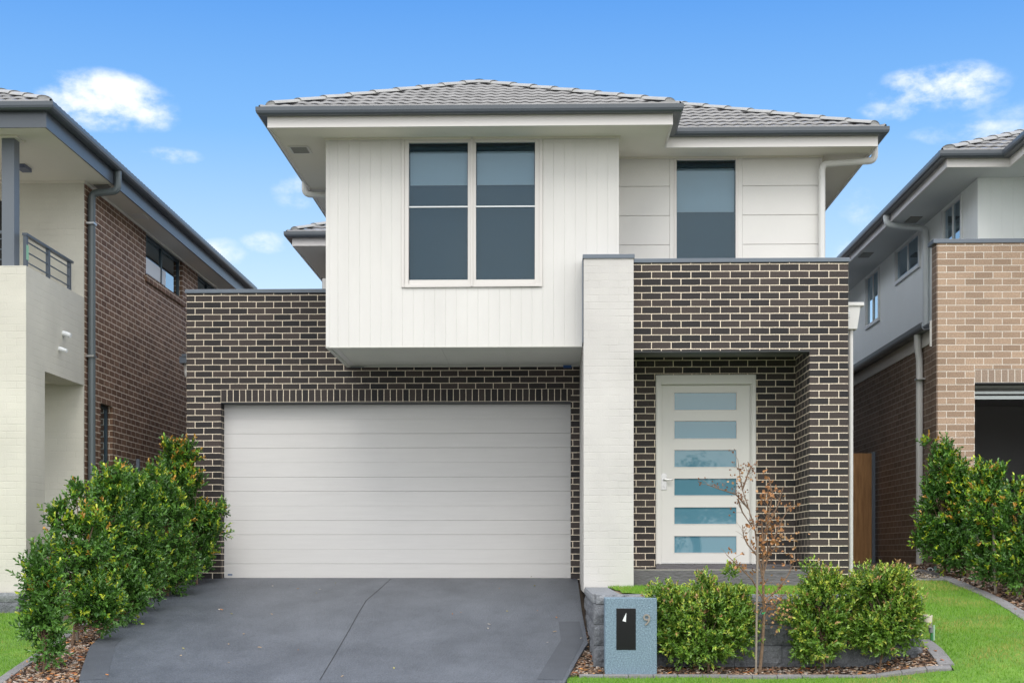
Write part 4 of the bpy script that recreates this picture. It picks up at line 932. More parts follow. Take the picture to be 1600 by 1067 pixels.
# ================================================================= RETAINING WALLS
def rock(mb, a0, a1, z0, z1, base, axis, seed, amp=.018, dep=.2):
    """split-face block; axis 'y-' faces the viewer, 'x-' faces left"""
    nx_, nz_ = max(4, int((a1-a0)/.045)), max(3, int((z1-z0)/.04)); vs = []
    for j_ in range(nz_+1):
        for i_ in range(nx_+1):
            u, w_ = i_/nx_, j_/nz_; a = a0+(a1-a0)*u; z = z0+(z1-z0)*w_
            e = min(u, 1-u)*(a1-a0); e2 = min(w_, 1-w_)*(z1-z0); k = min(1, e/.03)*min(1, e2/.03)
            d = k*(.012+amp*(noise.noise(Vector((a*9+seed, z*11, seed*1.7)))+.6*noise.noise(Vector((a*27, z*30+seed, seed)))))
            vs.append((a, base-d, z) if axis == 'y-' else (base-d, a, z))
    n = len(vs); vs += [(v[0], base+dep, v[2]) if axis == 'y-' else (base+dep, v[1], v[2]) for v in vs]
    W_ = nx_+1; fs = [(j_*W_+i_, j_*W_+i_+1, (j_+1)*W_+i_+1, (j_+1)*W_+i_) for j_ in range(nz_) for i_ in range(nx_)]
    fs += [(i_, i_+1, n+i_+1, n+i_)[::-1] for i_ in range(nx_)]+[(nz_*W_+i_, nz_*W_+i_+1, n+nz_*W_+i_+1, n+nz_*W_+i_) for i_ in range(nx_)]
    fs += [(j_*W_, (j_+1)*W_, n+(j_+1)*W_, n+j_*W_)[::-1] for j_ in range(nz_)]+[(j_*W_+nx_, (j_+1)*W_+nx_, n+(j_+1)*W_+nx_, n+j_*W_+nx_) for j_ in range(nz_)]
    mb.add(vs, fs)
rw = root('retaining_wall', (2, 14.1, .6), 'low dark grey split-face block retaining wall holding up the raised lawn', 'retaining wall')
zs = [.52, .725, .93, 1.125]; capz = 1.215; bl = .455
for r_i in range(3):
    mbk = MB(); x = wallX0; first = True; sd_ = r_i*7
    while x < wallX1-.06:
        w_ = (bl if not (first and r_i % 2) else bl/2); first = False; x1 = min(wallX1, x+w_)
        if wallX1-x1 < .1: x1 = wallX1
        rock(mbk, x+.002, x1-.002, zs[r_i]+.001, zs[r_i+1]-.003, wallY-(.02 if r_i == 0 else 0), 'y-', sd_); sd_ += 1.3; x = x1
    y = wallY+.205; first = True
    while y < 17.3:
        w_ = (bl if not (first and (r_i+1) % 2) else bl/2); first = False; y1 = min(17.33, y+w_)
        if 17.33-y1 < .1: y1 = 17.33
        rock(mbk, y+.002, y1-.002, zs[r_i]+.001, zs[r_i+1]-.003, wallX0+.01, 'x-', sd_); sd_ += 1.3; y = y1
    mbk.build('block_course', m_block, rw)
mbk = MB(); x = wallX0+.30
rock(mbk, wallX0+.03, wallX0+.298, zs[3]+.002, capz, wallY-.005, 'y-', 3, .008, .27); rock(mbk, wallY+.27, wallY+.6, zs[3]+.002, capz, wallX0, 'x-', 9, .008, .27); y = wallY+.602
while x < wallX1-.02:
    x1 = min(wallX1, x+.4); rock(mbk, x+.002, x1-.002, zs[3]+.002, capz, wallY-.005, 'y-', x*3, .008, .27); x = x1
while y < 17.3:
    y1 = min(17.33, y+.4); rock(mbk, y+.002, y1-.002, zs[3]+.002, capz, wallX0, 'x-', y*3, .008, .27); y = y1
mbk.build('cap_course', m_blockcap, rw)
lw = root('retaining_wall', (LX-1, 17, .7), 'small dark block wall at the foot of the cream pillar on the far left', 'retaining wall')
zt1, zt2, zt3 = at(15, 926, 17.0).z, at(15, 940, 17.0).z, .5
for a_, c_, mm_, nm in ((zt2, zt1, m_blockcap, 'cap_course'), (zt3, zt2-.004, m_block, 'block_course')):
    k_ = MB(); x = LX-2.4; 
    while x < LX-.05: rock(k_, x, min(x+.4, LX+.0), a_, c_, 17.0, 'y-', x*2, .01, .2); x += .402
    k_.build(nm, mm_, lw)

# ================================================================= LETTERBOX
ly = 13.62; lx0, lx1 = at(945.5, 1000, ly).x, at(1026.5, 1000, ly).x; lz1 = at(0, 933, ly).z; lz0 = at(0, 1056, ly).z
lb = root('letterbox', ((lx0+lx1)/2, ly, lz0), 'blue-grey concrete letterbox pillar with black plate and number 9', 'letterbox')
m_lb = mat('speckled_concrete', (.23, .325, .40), .75, color2=(.10, .155, .21), vscale=75, bump=.35, bscale=70, fine=.3)
MB().box(lx0, lx1, ly, ly+.32, lz0-.1, lz1).build('pillar', m_lb, lb, bevel=.008)
pb = MB().box(at(963, 1000, ly).x, at(993.5, 1000, ly).x, ly-.004, ly+.01, at(0, 1013, ly).z, at(0, 949, ly).z).build('black_plate', mat('black_gloss', (.008, .009, .01), .15), lb, bevel=.002)
def Lp(px, py, d=.0): p = at(px, py, ly-.006-d); return (p.x, ly-.006-d, p.z)
w_ = MB(); t3 = [Lp(978.6, 956.5), Lp(972.5, 969.5), Lp(978, 971)]; w_.add(t3+[(a, b_+.0018, c) for a, b_, c in t3], [(0, 1, 2), (5, 4, 3), (0, 3, 4, 1), (1, 4, 5, 2), (2, 5, 3, 0)]); w_.build('white_glare', m_white, pb)  # glare on the black plate, put in as a white wedge
fc = bpy.data.curves.new('f', 'FONT'); fc.body = '9'; fc.size = .155; fc.extrude = .006; fo_ = bpy.data.objects.new('f', fc); COL.objects.link(fo_)
bpy.context.view_layer.update(); me = bpy.data.meshes.new_from_object(fo_.evaluated_get(bpy.context.evaluated_depsgraph_get())); bpy.data.objects.remove(fo_)
p9 = at(1004, 976.5, ly-.008); me.transform(Matrix.Translation(Vector((p9.x, ly-.008, p9.z))-lb.location)@Matrix.Rotation(R(90), 4, 'X'))
me.materials.clear(); me.materials.append(mat('brushed_numeral', (.32, .29, .26), .35, metal=.5)); o9 = bpy.data.objects.new('house_number', me); COL.objects.link(o9); o9.parent = lb

# ================================================================= PLANTS
def leaves(name, P, Dr, Lf, Wd, Up, cols, m, parent, fold=.35):
    """P base points, Dr unit directions, Up approx normals"""
    P = np.asarray(P); Dr = np.asarray(Dr); Up = np.asarray(Up); n = len(P)
    S = np.cross(Dr, Up); S /= np.linalg.norm(S, axis=1)[:, None]+1e-9; Nn = np.cross(S, Dr)
    L_ = Lf[:, None]; W_ = Wd[:, None]
    def pt(a, w, u): return P+Dr*L_*a+S*W_*w+Nn*W_*u
    V = np.stack([pt(0, 0, 0), pt(.35, .5, fold), pt(.75, .38, fold*.8), pt(1, 0, -.1), pt(.75, -.38, fold*.8), pt(.35, -.5, fold)], 1).reshape(-1, 3)
    b_ = np.arange(n)[:, None]*6; Fc = np.concatenate([b_+np.array([[0, 1, 2, 3]]), b_+np.array([[0, 3, 4, 5]])], 1).reshape(-1, 4)
    return mesh_np(name, V, Fc, np.repeat(cols, 2, axis=0), m, parent)
def unit(a): return a/(np.linalg.norm(a, axis=-1, keepdims=True)+1e-9)
def shrub(name, base, Y, lobes, label, cat, group, seed, ncl=900, leaf=.05, ry=.8, pal=None, tips=.28, warm=.12, trunk=.018, per=8, topbias=0., hollow=.5):
    """lobes: (px, py, rx, rz) outline ellipses read at distance Y; the crown is a volume of leaf clusters on twigs"""
    r = np.random.RandomState(seed); bp_ = Vector((base[0], base[1], G(*base)))
    rt = root(name, bp_, label, cat, group)
    pxm = F/Y; C_ = []; 
    for (px, py, rx, rz) in lobes:
        c = at(px, py, Y); sh = 3.5 if leaf > .06 else 0; rx, rz = max(rx-sh, 5), max(rz-sh, 6); C_.append((c.x, c.y, c.z, rx/pxm, ry*min(rx, 60)/pxm, rz/pxm))
    C_ = np.array(C_); wgt = C_[:, 3]*C_[:, 5]; wgt /= wgt.sum()
    idx = r.choice(len(C_), ncl, p=wgt); u = unit(r.normal(size=(ncl, 3)))
    rad = (r.uniform(hollow**3, 1, ncl)**(1/3))[:, None]*.93; 
    # ragged outline: radius modulated by lumpy noise
    lump = np.array([1+.22*noise.noise(Vector((a[0]*2.3+seed, a[1]*2.3, a[2]*2.3)))+.12*noise.noise(Vector((a[0]*6, a[1]*6+seed, a[2]*6))) for a in u])[:, None]
    P = C_[idx, :3]+u*rad*lump*C_[idx, 3:6]
    gap = np.array([noise.noise(Vector((p[0]*5+seed, p[1]*5, p[2]*5))) for p in P])
    keep = (P[:, 2] > np.array([G(p[0], p[1]) for p in P])+.05) & (gap > -.28); P = P[keep]; u = u[keep]; idx = idx[keep]; rad = rad[keep]; n = len(P)
    top = (P[:, 2]-P[:, 2].min())/(np.ptp(P[:, 2])+1e-6)
    ax3 = unit(u*.8+np.array([[0, 0, .75]])+r.normal(size=(n, 3))*.3)
    Lc = r.uniform(.08, .15, n)[:, None]*(leaf/.05)
    ref = unit(np.cross(ax3, r.normal(size=(n, 3)))); ref2 = np.cross(ax3, ref)
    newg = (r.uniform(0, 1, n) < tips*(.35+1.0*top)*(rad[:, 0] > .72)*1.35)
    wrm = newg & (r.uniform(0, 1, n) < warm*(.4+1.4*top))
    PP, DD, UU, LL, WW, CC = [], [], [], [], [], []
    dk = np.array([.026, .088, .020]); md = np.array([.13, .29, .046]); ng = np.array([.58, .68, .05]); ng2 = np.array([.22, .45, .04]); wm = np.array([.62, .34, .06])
    if pal: dk, md, ng, ng2, wm = [np.array(c) for c in pal]
    cm = r.uniform(0, 1, (n, 1))
    for k in range(per):
        t = (k+.5)/per; an = k*2.4+r.uniform(0, 6.28, n)*.15; ra = (np.cos(an)[:, None]*ref+np.sin(an)[:, None]*ref2)
        d = unit(ra*(1.05-.55*t)+ax3*(.35+.75*t)+r.normal(size=(n, 3))*.16)
        PP.append(P+ax3*Lc*t); DD.append(d); UU.append(unit(ax3+np.array([[0, 0, .5]])+r.normal(size=(n, 3))*.25))
        s = r.uniform(.7, 1.15, n)*leaf*(1-.25*t); LL.append(s); WW.append(s*r.uniform(.42, .55, n))
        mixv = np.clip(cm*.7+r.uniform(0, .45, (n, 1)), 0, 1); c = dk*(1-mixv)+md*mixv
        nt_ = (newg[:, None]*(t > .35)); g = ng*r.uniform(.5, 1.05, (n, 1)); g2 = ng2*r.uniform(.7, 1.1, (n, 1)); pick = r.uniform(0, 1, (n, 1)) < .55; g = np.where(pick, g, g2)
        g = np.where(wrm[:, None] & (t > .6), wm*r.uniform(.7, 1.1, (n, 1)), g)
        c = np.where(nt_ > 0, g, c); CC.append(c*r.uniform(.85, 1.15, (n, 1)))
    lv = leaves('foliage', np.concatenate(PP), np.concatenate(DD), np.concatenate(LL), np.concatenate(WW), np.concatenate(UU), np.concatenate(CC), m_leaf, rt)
    # stems and twigs
    tb = MB(); R_ = random.Random(seed); zt_ = max(P[:, 2]); cx_ = float(np.mean(P[:, 0])); cy_ = float(np.mean(P[:, 1]))
    tp = Vector((cx_, cy_, bp_.z+(zt_-bp_.z)*.8)); st = [bp_-Vector((0, 0, .03)), bp_.lerp(tp, .3)+Vector((.02, 0, 0)), bp_.lerp(tp, .6)-Vector((.02, 0, 0)), tp]
    tb.tube(st, [trunk, trunk*.8, trunk*.6, trunk*.3], seg=6)
    for i in R_.sample(range(n), min(60, n)):
        q_ = Vector(P[i]); h_ = min(.95, max(.12, (q_.z-bp_.z)/(tp.z-bp_.z+1e-6)*.65)); s_ = bp_.lerp(tp, h_); mid_ = s_.lerp(q_, .55)+Vector((0, 0, -.03)); tb.tube([s_, mid_, q_], [trunk*.4, trunk*.28, trunk*.12], seg=4)
    tb.build('trunk', m_bark, rt, recalc=False)
    return rt
hedL = 'lilly pilly shrubs in the left hedge'
S = [((68, 1044), [(66, 940, 22, 78), (58, 900, 18, 34), (78, 960, 24, 40), (60, 985, 22, 34), (72, 880, 14, 30), (74, 1005, 22, 30)], 'small narrow dark shrub standing nearest the street at the left end of left hedge', 700, .05),
     ((112, 1001), [(116, 890, 30, 80), (124, 795, 15, 42), (96, 815, 10, 34), (150, 940, 36, 40), (140, 850, 26, 50), (84, 820, 8, 24), (150, 965, 30, 22)], 'shrub with yellow tips in front of the cream pillar opening, second in left hedge', 1200, .052),
     ((165, 975), [(172, 830, 30, 76), (188, 930, 40, 42), (168, 765, 18, 34), (182, 748, 10, 22)], 'shrub in front of the dark downpipe in left hedge', 1250, .052),
     ((205, 955), [(216, 825, 32, 74), (214, 900, 40, 44), (204, 768, 22, 28)], 'darker shrub below the small slatted gate in left hedge', 1100, .052),
     ((262, 930), [(258, 830, 42, 80), (262, 890, 48, 40), (240, 770, 28, 38)], 'broad dense shrub fourth along the driveway in left hedge', 1300, .052),
     ((308, 912), [(284, 780, 36, 58), (296, 850, 40, 60), (272, 725, 22, 34), (315, 815, 26, 22), (296, 712, 12, 24), (336, 800, 16, 12), (262, 712, 8, 22), (338, 835, 14, 8)], 'tallest bushy shrub beside the garage door, orange tips on top', 1700, .052)]
for i, (b0, lob, lab, n_, lf) in enumerate(S):
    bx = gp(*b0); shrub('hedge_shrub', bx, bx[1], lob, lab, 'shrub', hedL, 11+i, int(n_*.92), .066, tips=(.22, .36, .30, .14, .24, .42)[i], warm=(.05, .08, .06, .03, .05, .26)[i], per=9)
hedR = 'lilly pilly shrubs in the right hedge'
S = [((1476, 903), [(1472, 795, 32, 62), (1460, 845, 28, 30), (1474, 738, 20, 34), (1480, 706, 9, 20), (1450, 700, 10, 12)], 'tall dark shrub beside the grey downpipe of the tan house', 1250),
     ((1512, 905), [(1506, 800, 24, 60), (1508, 862, 24, 34), (1498, 745, 12, 26), (1485, 868, 24, 26)], 'shrub with bare crooked stem in front of the tan brick pier', 950),
     ((1557, 926), [(1547, 800, 30, 58), (1552, 872, 36, 40), (1534, 752, 14, 26), (1558, 755, 10, 24)], 'shrub between two pale stakes in front of the open garage', 1100),
     ((1594, 938), [(1592, 820, 24, 46), (1592, 885, 32, 42), (1584, 778, 12, 18), (1610, 850, 24, 60)], 'shrub cut by the right edge of the picture next to the third stake', 800)]
for i, (b0, lob, lab, n_) in enumerate(S):
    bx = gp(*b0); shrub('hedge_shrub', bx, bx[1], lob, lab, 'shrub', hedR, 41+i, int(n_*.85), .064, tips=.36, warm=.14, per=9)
palF = ((.07, .17, .028), (.22, .38, .05), (.58, .64, .10), (.32, .50, .06), (.50, .30, .14))
grp = 'bushes in the front mulch bed'
for i, (bx, lob, lab, n_) in enumerate([
    ((1.52, 13.80), [(1108, 976, 60, 62), (1062, 973, 43, 52), (1140, 955, 30, 42), (1100, 922, 13, 22), (1140, 908, 10, 24), (1160, 985, 20, 36), (1036, 938, 22, 22), (1024, 985, 20, 16), (1085, 1005, 50, 34)], 'round leafy bush next to the letterbox', 2100),
    ((2.62, 13.80), [(1283, 968, 42, 64), (1264, 992, 35, 42), (1282, 920, 28, 28), (1266, 897, 7, 16), (1300, 940, 24, 40), (1240, 965, 20, 24), (1278, 1000, 40, 34)], 'bush left of the gap, between bare sapling and rightmost bush', 1500),
    ((3.15, 13.85), [(1382, 960, 50, 62), (1368, 918, 40, 27), (1414, 965, 26, 46), (1358, 985, 24, 34), (1404, 910, 20, 18)], 'rounded bright green bush at the right end of the block wall', 1800)]):
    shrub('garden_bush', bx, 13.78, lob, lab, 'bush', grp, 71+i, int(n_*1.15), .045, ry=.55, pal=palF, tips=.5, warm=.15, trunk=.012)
bx = (ax(84, 860, -6.7).x, 18.9)
shrub('clipped_shrub', bx, 18.9, [(85, 862, 20, 18)], 'small yellow-green clipped shrub behind the cream pillar', 'shrub', None, 91, 260, .035, pal=((.09, .13, .02), (.2, .25, .03), (.35, .38, .05), (.3, .35, .04), (.4, .3, .1)), tips=.5)

# bare sapling with dry leaves and its stake
ys = 13.72
def Q(px, py, dy=0): p = at(px, py, ys+dy); return Vector((p.x, p.y, p.z))
sp = root('sapling', (Q(1187, 1048).x, ys, G(Q(1187, 1048).x, ys)), 'thin bare young tree with brown dry leaves in front of the door', 'tree')
T_ = MB(); T_.tube([Q(1187, 1050), Q(1191, 1010), Q(1194, 960), Q(1192, 900), Q(1192, 850), Q(1190, 810)], [.017, .016, .014, .012, .009, .007], seg=8); T_.build('trunk', m_bark, sp)
br_ = [[(1192, 905), (1184, 865), (1180, 830), (1170, 795), (1160, 765), (1155, 735), (1153, 718)], [(1170, 795), (1150, 772), (1125, 764), (1105, 757)], [(1192, 850), (1202, 800), (1207, 770), (1200, 745)],
       [(1190, 880), (1210, 840), (1222, 812), (1232, 795)], [(1192, 935), (1175, 905), (1155, 885), (1135, 866)], [(1190, 940), (1215, 922), (1230, 900), (1240, 880)], [(1192, 900), (1200, 870), (1198, 820), (1200, 765)],
       [(1160, 765), (1168, 742), (1174, 728)], [(1192, 960), (1210, 945), (1228, 925)], [(1192, 880), (1215, 850), (1225, 830)], [(1185, 870), (1168, 850), (1162, 838), (1160, 820)], [(1196, 830), (1215, 790), (1224, 760)], [(1153, 780), (1160, 800), (1180, 830)]]
rr = random.Random(4); tips_ = []
T_ = MB()
for k, pth in enumerate(br_):
    dy = rr.uniform(-.12, .12); pts = [Q(x, y, dy*i/(len(pth)-1)) for i, (x, y) in enumerate(pth)]; n = len(pts)
    T_.tube(pts, [.007*(1-i/n)+.0018 for i in range(n)], seg=5)
    for i in range(1, n):
        for s_ in range(5):
            a_ = pts[i-1].lerp(pts[i], rr.random()); q_ = a_+Vector((rr.uniform(-.08, .08), rr.uniform(-.08, .08), rr.uniform(0, .10))); T_.tube([a_, a_.lerp(q_, .5)+Vector((0, 0, .005)), q_], [.0022, .0018, .0012], seg=4); tips_.append((q_, i/n, k))
T_.build('branches', m_bark, sp, recalc=False)
PP, DD, UU, LL, WW, CC = [], [], [], [], [], []
rl_ = np.random.RandomState(2)
for q_, f_, k in tips_:
    if rl_.uniform() > .72: continue
    for _ in range(rl_.randint(2, 6)):
        PP.append(np.array(q_)+rl_.normal(size=3)*.018); d = unit(rl_.normal(size=3)+np.array([0, 0, -.4])); DD.append(d); UU.append(unit(rl_.normal(size=3)))
        small = k in (0, 1, 7, 12); LL.append(rl_.uniform(.016, .026) if small else rl_.uniform(.024, .046)); WW.append(LL[-1]*.8)
        CC.append(np.array([.22, .10, .045])*rl_.uniform(.7, 1.4) if small else (np.array([.46, .23, .10])*rl_.uniform(.6, 1.25)))
for (px, py, n_) in ((1205, 935, 60), (1225, 960, 45), (1200, 965, 40), (1215, 790, 0), (1228, 838, 30), (1160, 745, 25)):
    for _ in range(n_):
        PP.append(np.array(Q(px+rl_.normal()*13, py+rl_.normal()*9, rl_.normal()*.06))); DD.append(unit(rl_.normal(size=3)+np.array([0, 0, -.4]))); UU.append(unit(rl_.normal(size=3))); LL.append(rl_.uniform(.018, .034)); WW.append(LL[-1]*.85); CC.append(np.array([.55, .32, .16])*rl_.uniform(.7, 1.2))
leaves('dry_leaves', np.array(PP), np.array(DD), np.array(LL), np.array(WW), np.array(UU), np.array(CC), vcolmat('dry_leaf', .7, .3, .25), sp, fold=.2)
tie = MB(); p = Q(1192, 957); tie.box(p.x-.012, p.x+.02, p.y-.02, p.y+.02, p.z-.012, p.z+.012); tie.build('green_tie', mat('green_tape', (.02, .30, .12), .6), sp)
def stake(px0, py0, px1, py1, Y, label, hw=.014, m=m_stake, grp='timber plant stakes'):
    a, c = at(px0, py0, Y), at(px1, py1, Y); b = MB(); a.z -= .05
    vs = []
    for p in (a, c):
        for sx, sy in ((-1, -1), (1, -1), (1, 1), (-1, 1)): vs.append((p.x+sx*hw, p.y+sy*hw, p.z))
    b.add(vs, [(0, 1, 2, 3), (4, 5, 6, 7), (0, 1, 5, 4), (1, 2, 6, 5), (2, 3, 7, 6), (3, 0, 4, 7)])
    o = b.build('stake', m, None, bevel=.002); tag(o, label, 'stake', grp)
    off = Vector((a.x, a.y, a.z)); o.data.transform(Matrix.Translation(-off)); o.location = off
stake(1181, 1047, 1184, 838, 13.66, 'thin grey stake tied to the bare sapling by the front door', .009)
stake(1532, 918, 1525, 772, ag(1530, 917).y+.05, 'leaning pale stake, leftmost of the three in right hedge', .013)
stake(1556, 935, 1551, 787, ag(1556, 930).y+.0, 'pale stake in the middle of the three in right hedge', .013)
stake(1591, 938, 1590.5, 780, ag(1590, 936).y+.0, 'pale stake near the right picture edge, rightmost of three', .013)
stake(74, 1030, 71.5, 854, ag(72, 1036).y+.0, 'white-tipped stake in the narrow shrub at the street end of left hedge', .015)
stake(121, 1000, 119, 870, ag(120, 1000).y+.05, 'pale stake half hidden in second shrub of left hedge', .013)

# ================================================================= FENCES, GATE
fY = 22.3; fx = at(1362, 800, fY).x; ft = at(1340, 708, fY).z; fL = x_p1-.1
fn = root('timber_fence', ((fL+fx)/2, fY, 1.25), 'brown timber paling fence between the two houses on the right', 'fence')
nb = 6; w_ = (fx-fL)/nb
x = fx
pal_w = .105
while x > fL:
    bb = MB(); bb.box(x-pal_w+.003, x, fY, fY+.018, 1.24, ft+rr.uniform(-.004, .004)); bb.build('paling', m_wood, fn); x -= pal_w
bb = MB(); bb.box(fL, fx, fY+.02, fY+.06, 1.5, 1.58); bb.box(fL, fx, fY+.02, fY+.06, ft-.3, ft-.22); bb.build('fence_rails', m_wood, fn)
MB().box(fx+.004, fx+.054, fY-.015, fY+.05, 1.2, ft+.02).build('fence_post', m_cap, fn, bevel=.003)
sY = 21.0; gx0_, gx1_ = at(188, 700, sY).x, at(213, 700, sY).x; gt_ = at(200, 718, sY).z
sg = root('side_gate', (gx0_, sY, 1.28), 'dark narrow panel with steel post against the brown brick wall behind left hedge', 'gate')
MB().box(gx0_, at(199, 700, sY).x, sY-.04, sY+.02, 1.25, gt_).build('gate_stile', m_steel, sg); pn_ = MB().box(at(199, 700, sY).x+.002, gx1_, sY-.0, sY+.03, 1.25, gt_-.005).build('gate_panel', mat('dark_timber', (.05, .035, .028), .7, var=.3, vscale=9), sg)
bb = MB(); 
for k in range(9): p = at(201+1.3*k+(k % 2), 725+3*(k % 3), sY-.003); bb.tube([(p.x, sY-.004, p.z), (p.x, sY+.001, p.z)], .007, seg=6)
bb.build('bolt_heads', m_metal, pn_)
MB().box(gx1_+.002, at(218, 700, sY).x, sY-.02, sY+.03, 1.25, gt_+.01).build('gate_post', m_cap, sg)

# ================================================================= SMALL GARDEN THINGS
vY = 14.45; vp_ = at(1450, 1012, vY)
vt = root('garden_spike_light', (vp_.x, vY, G(vp_.x, vY)), 'small cream-capped light on a green spike beside the block wall', 'garden light')
def cyl(px, y0, y1, r0, r1, nm, m, dx=0): 
    a, c = at(px, y1, vY), at(px, y0, vY); return MB().tube([a, c], [r0, r1], seg=16).build(nm, m, vt)
cyl(1449.5, 960, 964, .047, .047, 'cap', mat('cream_plastic', (.62, .57, .46), .5)); cyl(1449.5, 964, 971.5, .043, .045, 'lamp_head', mat('cream_plastic', (.62, .57, .46)))
cyl(1450, 971.5, 980, .036, .042, 'lamp_body', mat('mottled_grey_plastic', (.33, .31, .27), .6, var=.4, vscale=30)); cyl(1454.5, 979, 988, .02, .026, 'joint', mat('grey_fitting', (.2, .21, .22), .4)); cyl(1455.5, 988, 1018, .006, .014, 'spike', mat('green_plastic', (.03, .20, .06), .45)); cyl(1459, 976, 1000, .010, .012, 'side_tube', mat('pale_green_plastic', (.32, .5, .36), .4))
hY = 18.7; hp_ = at(1453, 890, hY)
ht = root('garden_tap', (hp_.x, hY, 1.25), 'small white dial and green tap at the foot of the tan brick corner', 'tap')
MB().tube([(hp_.x, hY-.03, hp_.z), (hp_.x, hY+.02, hp_.z)], .032, seg=18).build('dial', m_white, ht); MB().tube([(hp_.x, hY-.034, hp_.z), (hp_.x, hY-.0301, hp_.z)], .022, seg=16).build('dial_face', m_steel, ht)
MB().tube([(hp_.x+.07, hY, 1.2), (hp_.x+.065, hY, hp_.z+.05)], [.026, .018], seg=10).build('tap_body', mat('green_metal', (.12, .22, .18), .4), ht)

# ================================================================= RIGHT DRIVEWAY AND CAR
patch('neighbour_driveway', [(5.82, 18.86), (9.6, 18.86), (9.9, 12.2), (6.5, 12.2), (5.9, 16)], lambda x, y: D(x, y)+.07, mat('neighbour_concrete', (.20, .21, .23), .8, var=.2, fine=.15), step=.6, thick=.12)
car = root('parked_car', (7.25, 21.4, 1.27), 'black car parked inside the open garage of the tan house', 'car')
m_paint = mat('black_car_paint', (.006, .007, .009), .12, spec=.6); m_tyre = mat('tyre_rubber', (.02, .02, .02), .8)
y0c = 19.5
prof = [(0, .42, .78), (.04, .30, .80), (.12, .28, .86), (.25, .68, .87), (.9, .88, .90), (1.15, .93, .90)]
sec = [(0.0, .30, .66, .72), (.10, .22, .74, .84), (.45, .20, .86, .89), (1.10, .20, .98, .90), (2.2, .20, 1.02, .91), (3.4, .20, 1.04, .90), (4.05, .22, 1.02, .86), (4.2, .32, .92, .80)]
vs, fs = [], []; cx_ = 7.25; zb0 = 1.262
for (dy, zl_, zh_, hw) in sec:
    ring = [(-hw*.9, zl_), (-hw, zl_+.12), (-hw, zl_+(zh_-zl_)*.6), (-hw*.94, zh_-.05), (-hw*.82, zh_), (hw*.82, zh_), (hw*.94, zh_-.05), (hw, zl_+(zh_-zl_)*.6), (hw, zl_+.12), (hw*.9, zl_)]
    vs += [(cx_+a, y0c+dy, zb0+c) for a, c in ring]
for i in range(len(sec)-1):
    for k in range(10): fs.append((i*10+k, i*10+(k+1) % 10, (i+1)*10+(k+1) % 10, (i+1)*10+k))
fs += [tuple(range(10)), tuple(range(70, 80))[::-1]]
b = MB(); b.add(vs, fs, True); body = b.build('body', m_paint, car)
cab = [(1.05, .94, .80, .0), (1.75, 1.42, .66, 0), (2.6, 1.48, .67, 0), (3.5, 1.42, .63, 0), (4.0, 1.0, .74, 0)]
vs = []; 
for dy, zt_, hw, _ in cab: vs += [(cx_-hw, y0c+dy, zb0+zt_), (cx_+hw, y0c+dy, zb0+zt_), (cx_+.84, y0c+dy, zb0+.93), (cx_-.84, y0c+dy, zb0+.93)]
fs = [(i*4+k, i*4+(k+1) % 4, i*4+4+(k+1) % 4, i*4+4+k) for i in range(4) for k in range(4)]+[(0, 1, 2, 3), (19, 18, 17, 16)]
b = MB(); b.add(vs, fs); b.build('cabin', m_paint, car, bevel=.04)
m_cg = mat('car_glass', (.015, .02, .024), .05, spec=.8)
b = MB(); b.poly([(cx_-.70, y0c+1.12, zb0+.985), (cx_+.70, y0c+1.12, zb0+.985), (cx_+.60, y0c+1.68, zb0+1.385), (cx_-.60, y0c+1.68, zb0+1.385)]); o = b.build('windscreen', m_cg, car, recalc=False); md = o.modifiers.new('s', 'SOLIDIFY'); md.thickness = .012; md.offset = 1
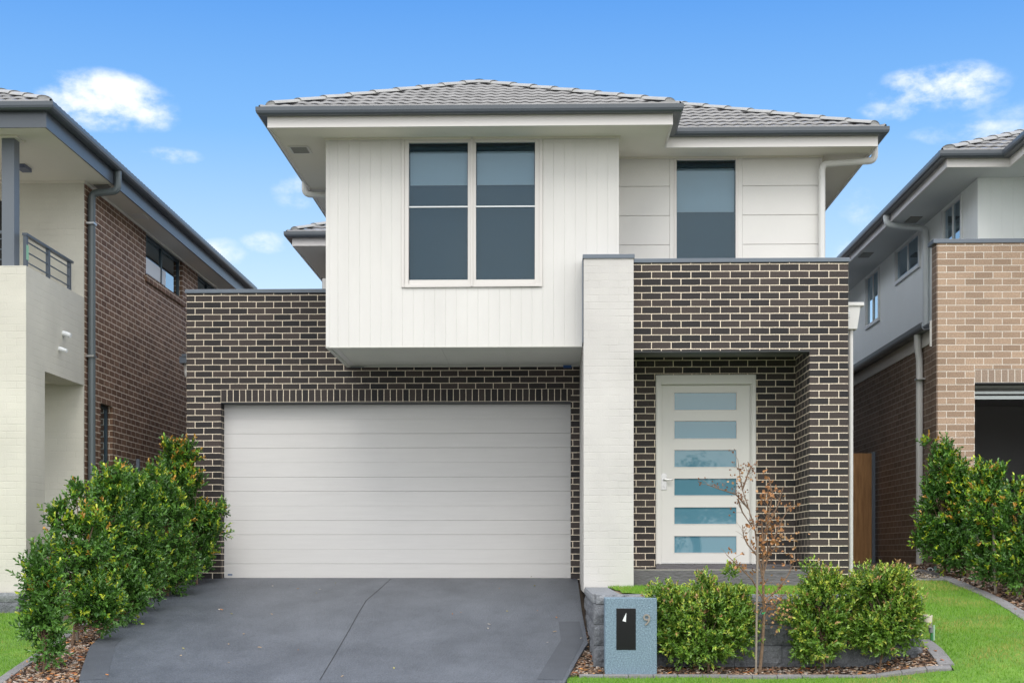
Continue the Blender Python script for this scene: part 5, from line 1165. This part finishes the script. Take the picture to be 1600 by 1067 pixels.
for s_ in (-1, 1):
    hx = cx_+s_*.62; b = MB(); b.add([(hx-.15, y0c+.02, zb0+.60), (hx+.15, y0c+.10, zb0+.60), (hx+.16, y0c+.14, zb0+.74), (hx-.12, y0c+.06, zb0+.70), (hx-.15, y0c+.12, zb0+.60), (hx+.15, y0c+.2, zb0+.60), (hx+.16, y0c+.24, zb0+.74), (hx-.12, y0c+.16, zb0+.70)], [(0, 1, 2, 3), (7, 6, 5, 4), (0, 4, 5, 1), (1, 5, 6, 2), (2, 6, 7, 3), (3, 7, 4, 0)])
    b.build('headlight', mat('headlight_lens', (.6, .62, .65), .1, spec=.8), car, bevel=.01)
    b = MB(); b.box(cx_+s_*.86, cx_+s_*1.02, y0c+1.35, y0c+1.45, zb0+.98, zb0+1.10); b.build('mirror', m_paint, car, bevel=.02)
    for dy in (.82, 3.35):
        w0 = MB().tube([(cx_+s_*.70, y0c+dy, zb0+.32), (cx_+s_*.915, y0c+dy, zb0+.32)], .32, seg=24).build('wheel', m_tyre, car, bevel=.02)
        MB().tube([(cx_+s_*.90, y0c+dy, zb0+.32), (cx_+s_*.925, y0c+dy, zb0+.32)], .20, seg=20).build('rim', m_metal, w0)

# ================================================================= TREES ACROSS THE STREET (seen only in the door glass)
def tree(x, y, h, seed, label):
    r = np.random.RandomState(seed); rt = root('street_tree', (x, y, 0), label, 'tree', 'trees across the street mirrored in the door glass')
    tb = MB(); tb.tube([(x, y, -.1), (x+.1, y, h*.3), (x-.1, y+.1, h*.6), (x, y, h*.85)], [.22, .18, .12, .05], seg=8)
    PP = []
    for k in range(26):
        c = np.array([x, y, h*.68])+unit(r.normal(size=3))*np.array([h*.42, h*.42, h*.22])*r.uniform(.3, 1); tb.tube([(x, y, h*r.uniform(.3, .5)), Vector((x, y, h*.5)).lerp(Vector(c), .6), c], [.07, .04, .015], seg=5)
        PP.append(c+r.normal(size=(170, 3))*np.array([.55, .55, .3])*h/8)
    tb.build('trunk', m_bark, rt, recalc=False); P = np.concatenate(PP); n = len(P)
    leaves('crown', P, unit(r.normal(size=(n, 3))), r.uniform(.12, .22, n), r.uniform(.06, .1, n), unit(r.normal(size=(n, 3))), np.array([[.03, .06, .025]])*r.uniform(.7, 1.6, (n, 1)), m_leaf, rt)
tree(6.2, -24, 6.6, 1, 'spreading tree across the street mirrored in the upper door glass'); tree(9.5, -29, 6.2, 2, 'lower tree across the street mirrored at the right of the door glass')

# scattered dry leaves on the driveway and pale scuffs
chips([drive_poly], 1.1, lambda x, y: D(x, y)-.002, 'driveway_debris', [(.45, .2, .08), (.3, .28, .12), (.5, .45, .38), (.4, .3, .2)], size=(.015, .04), label='few dry leaves and crumbs on the dark driveway')
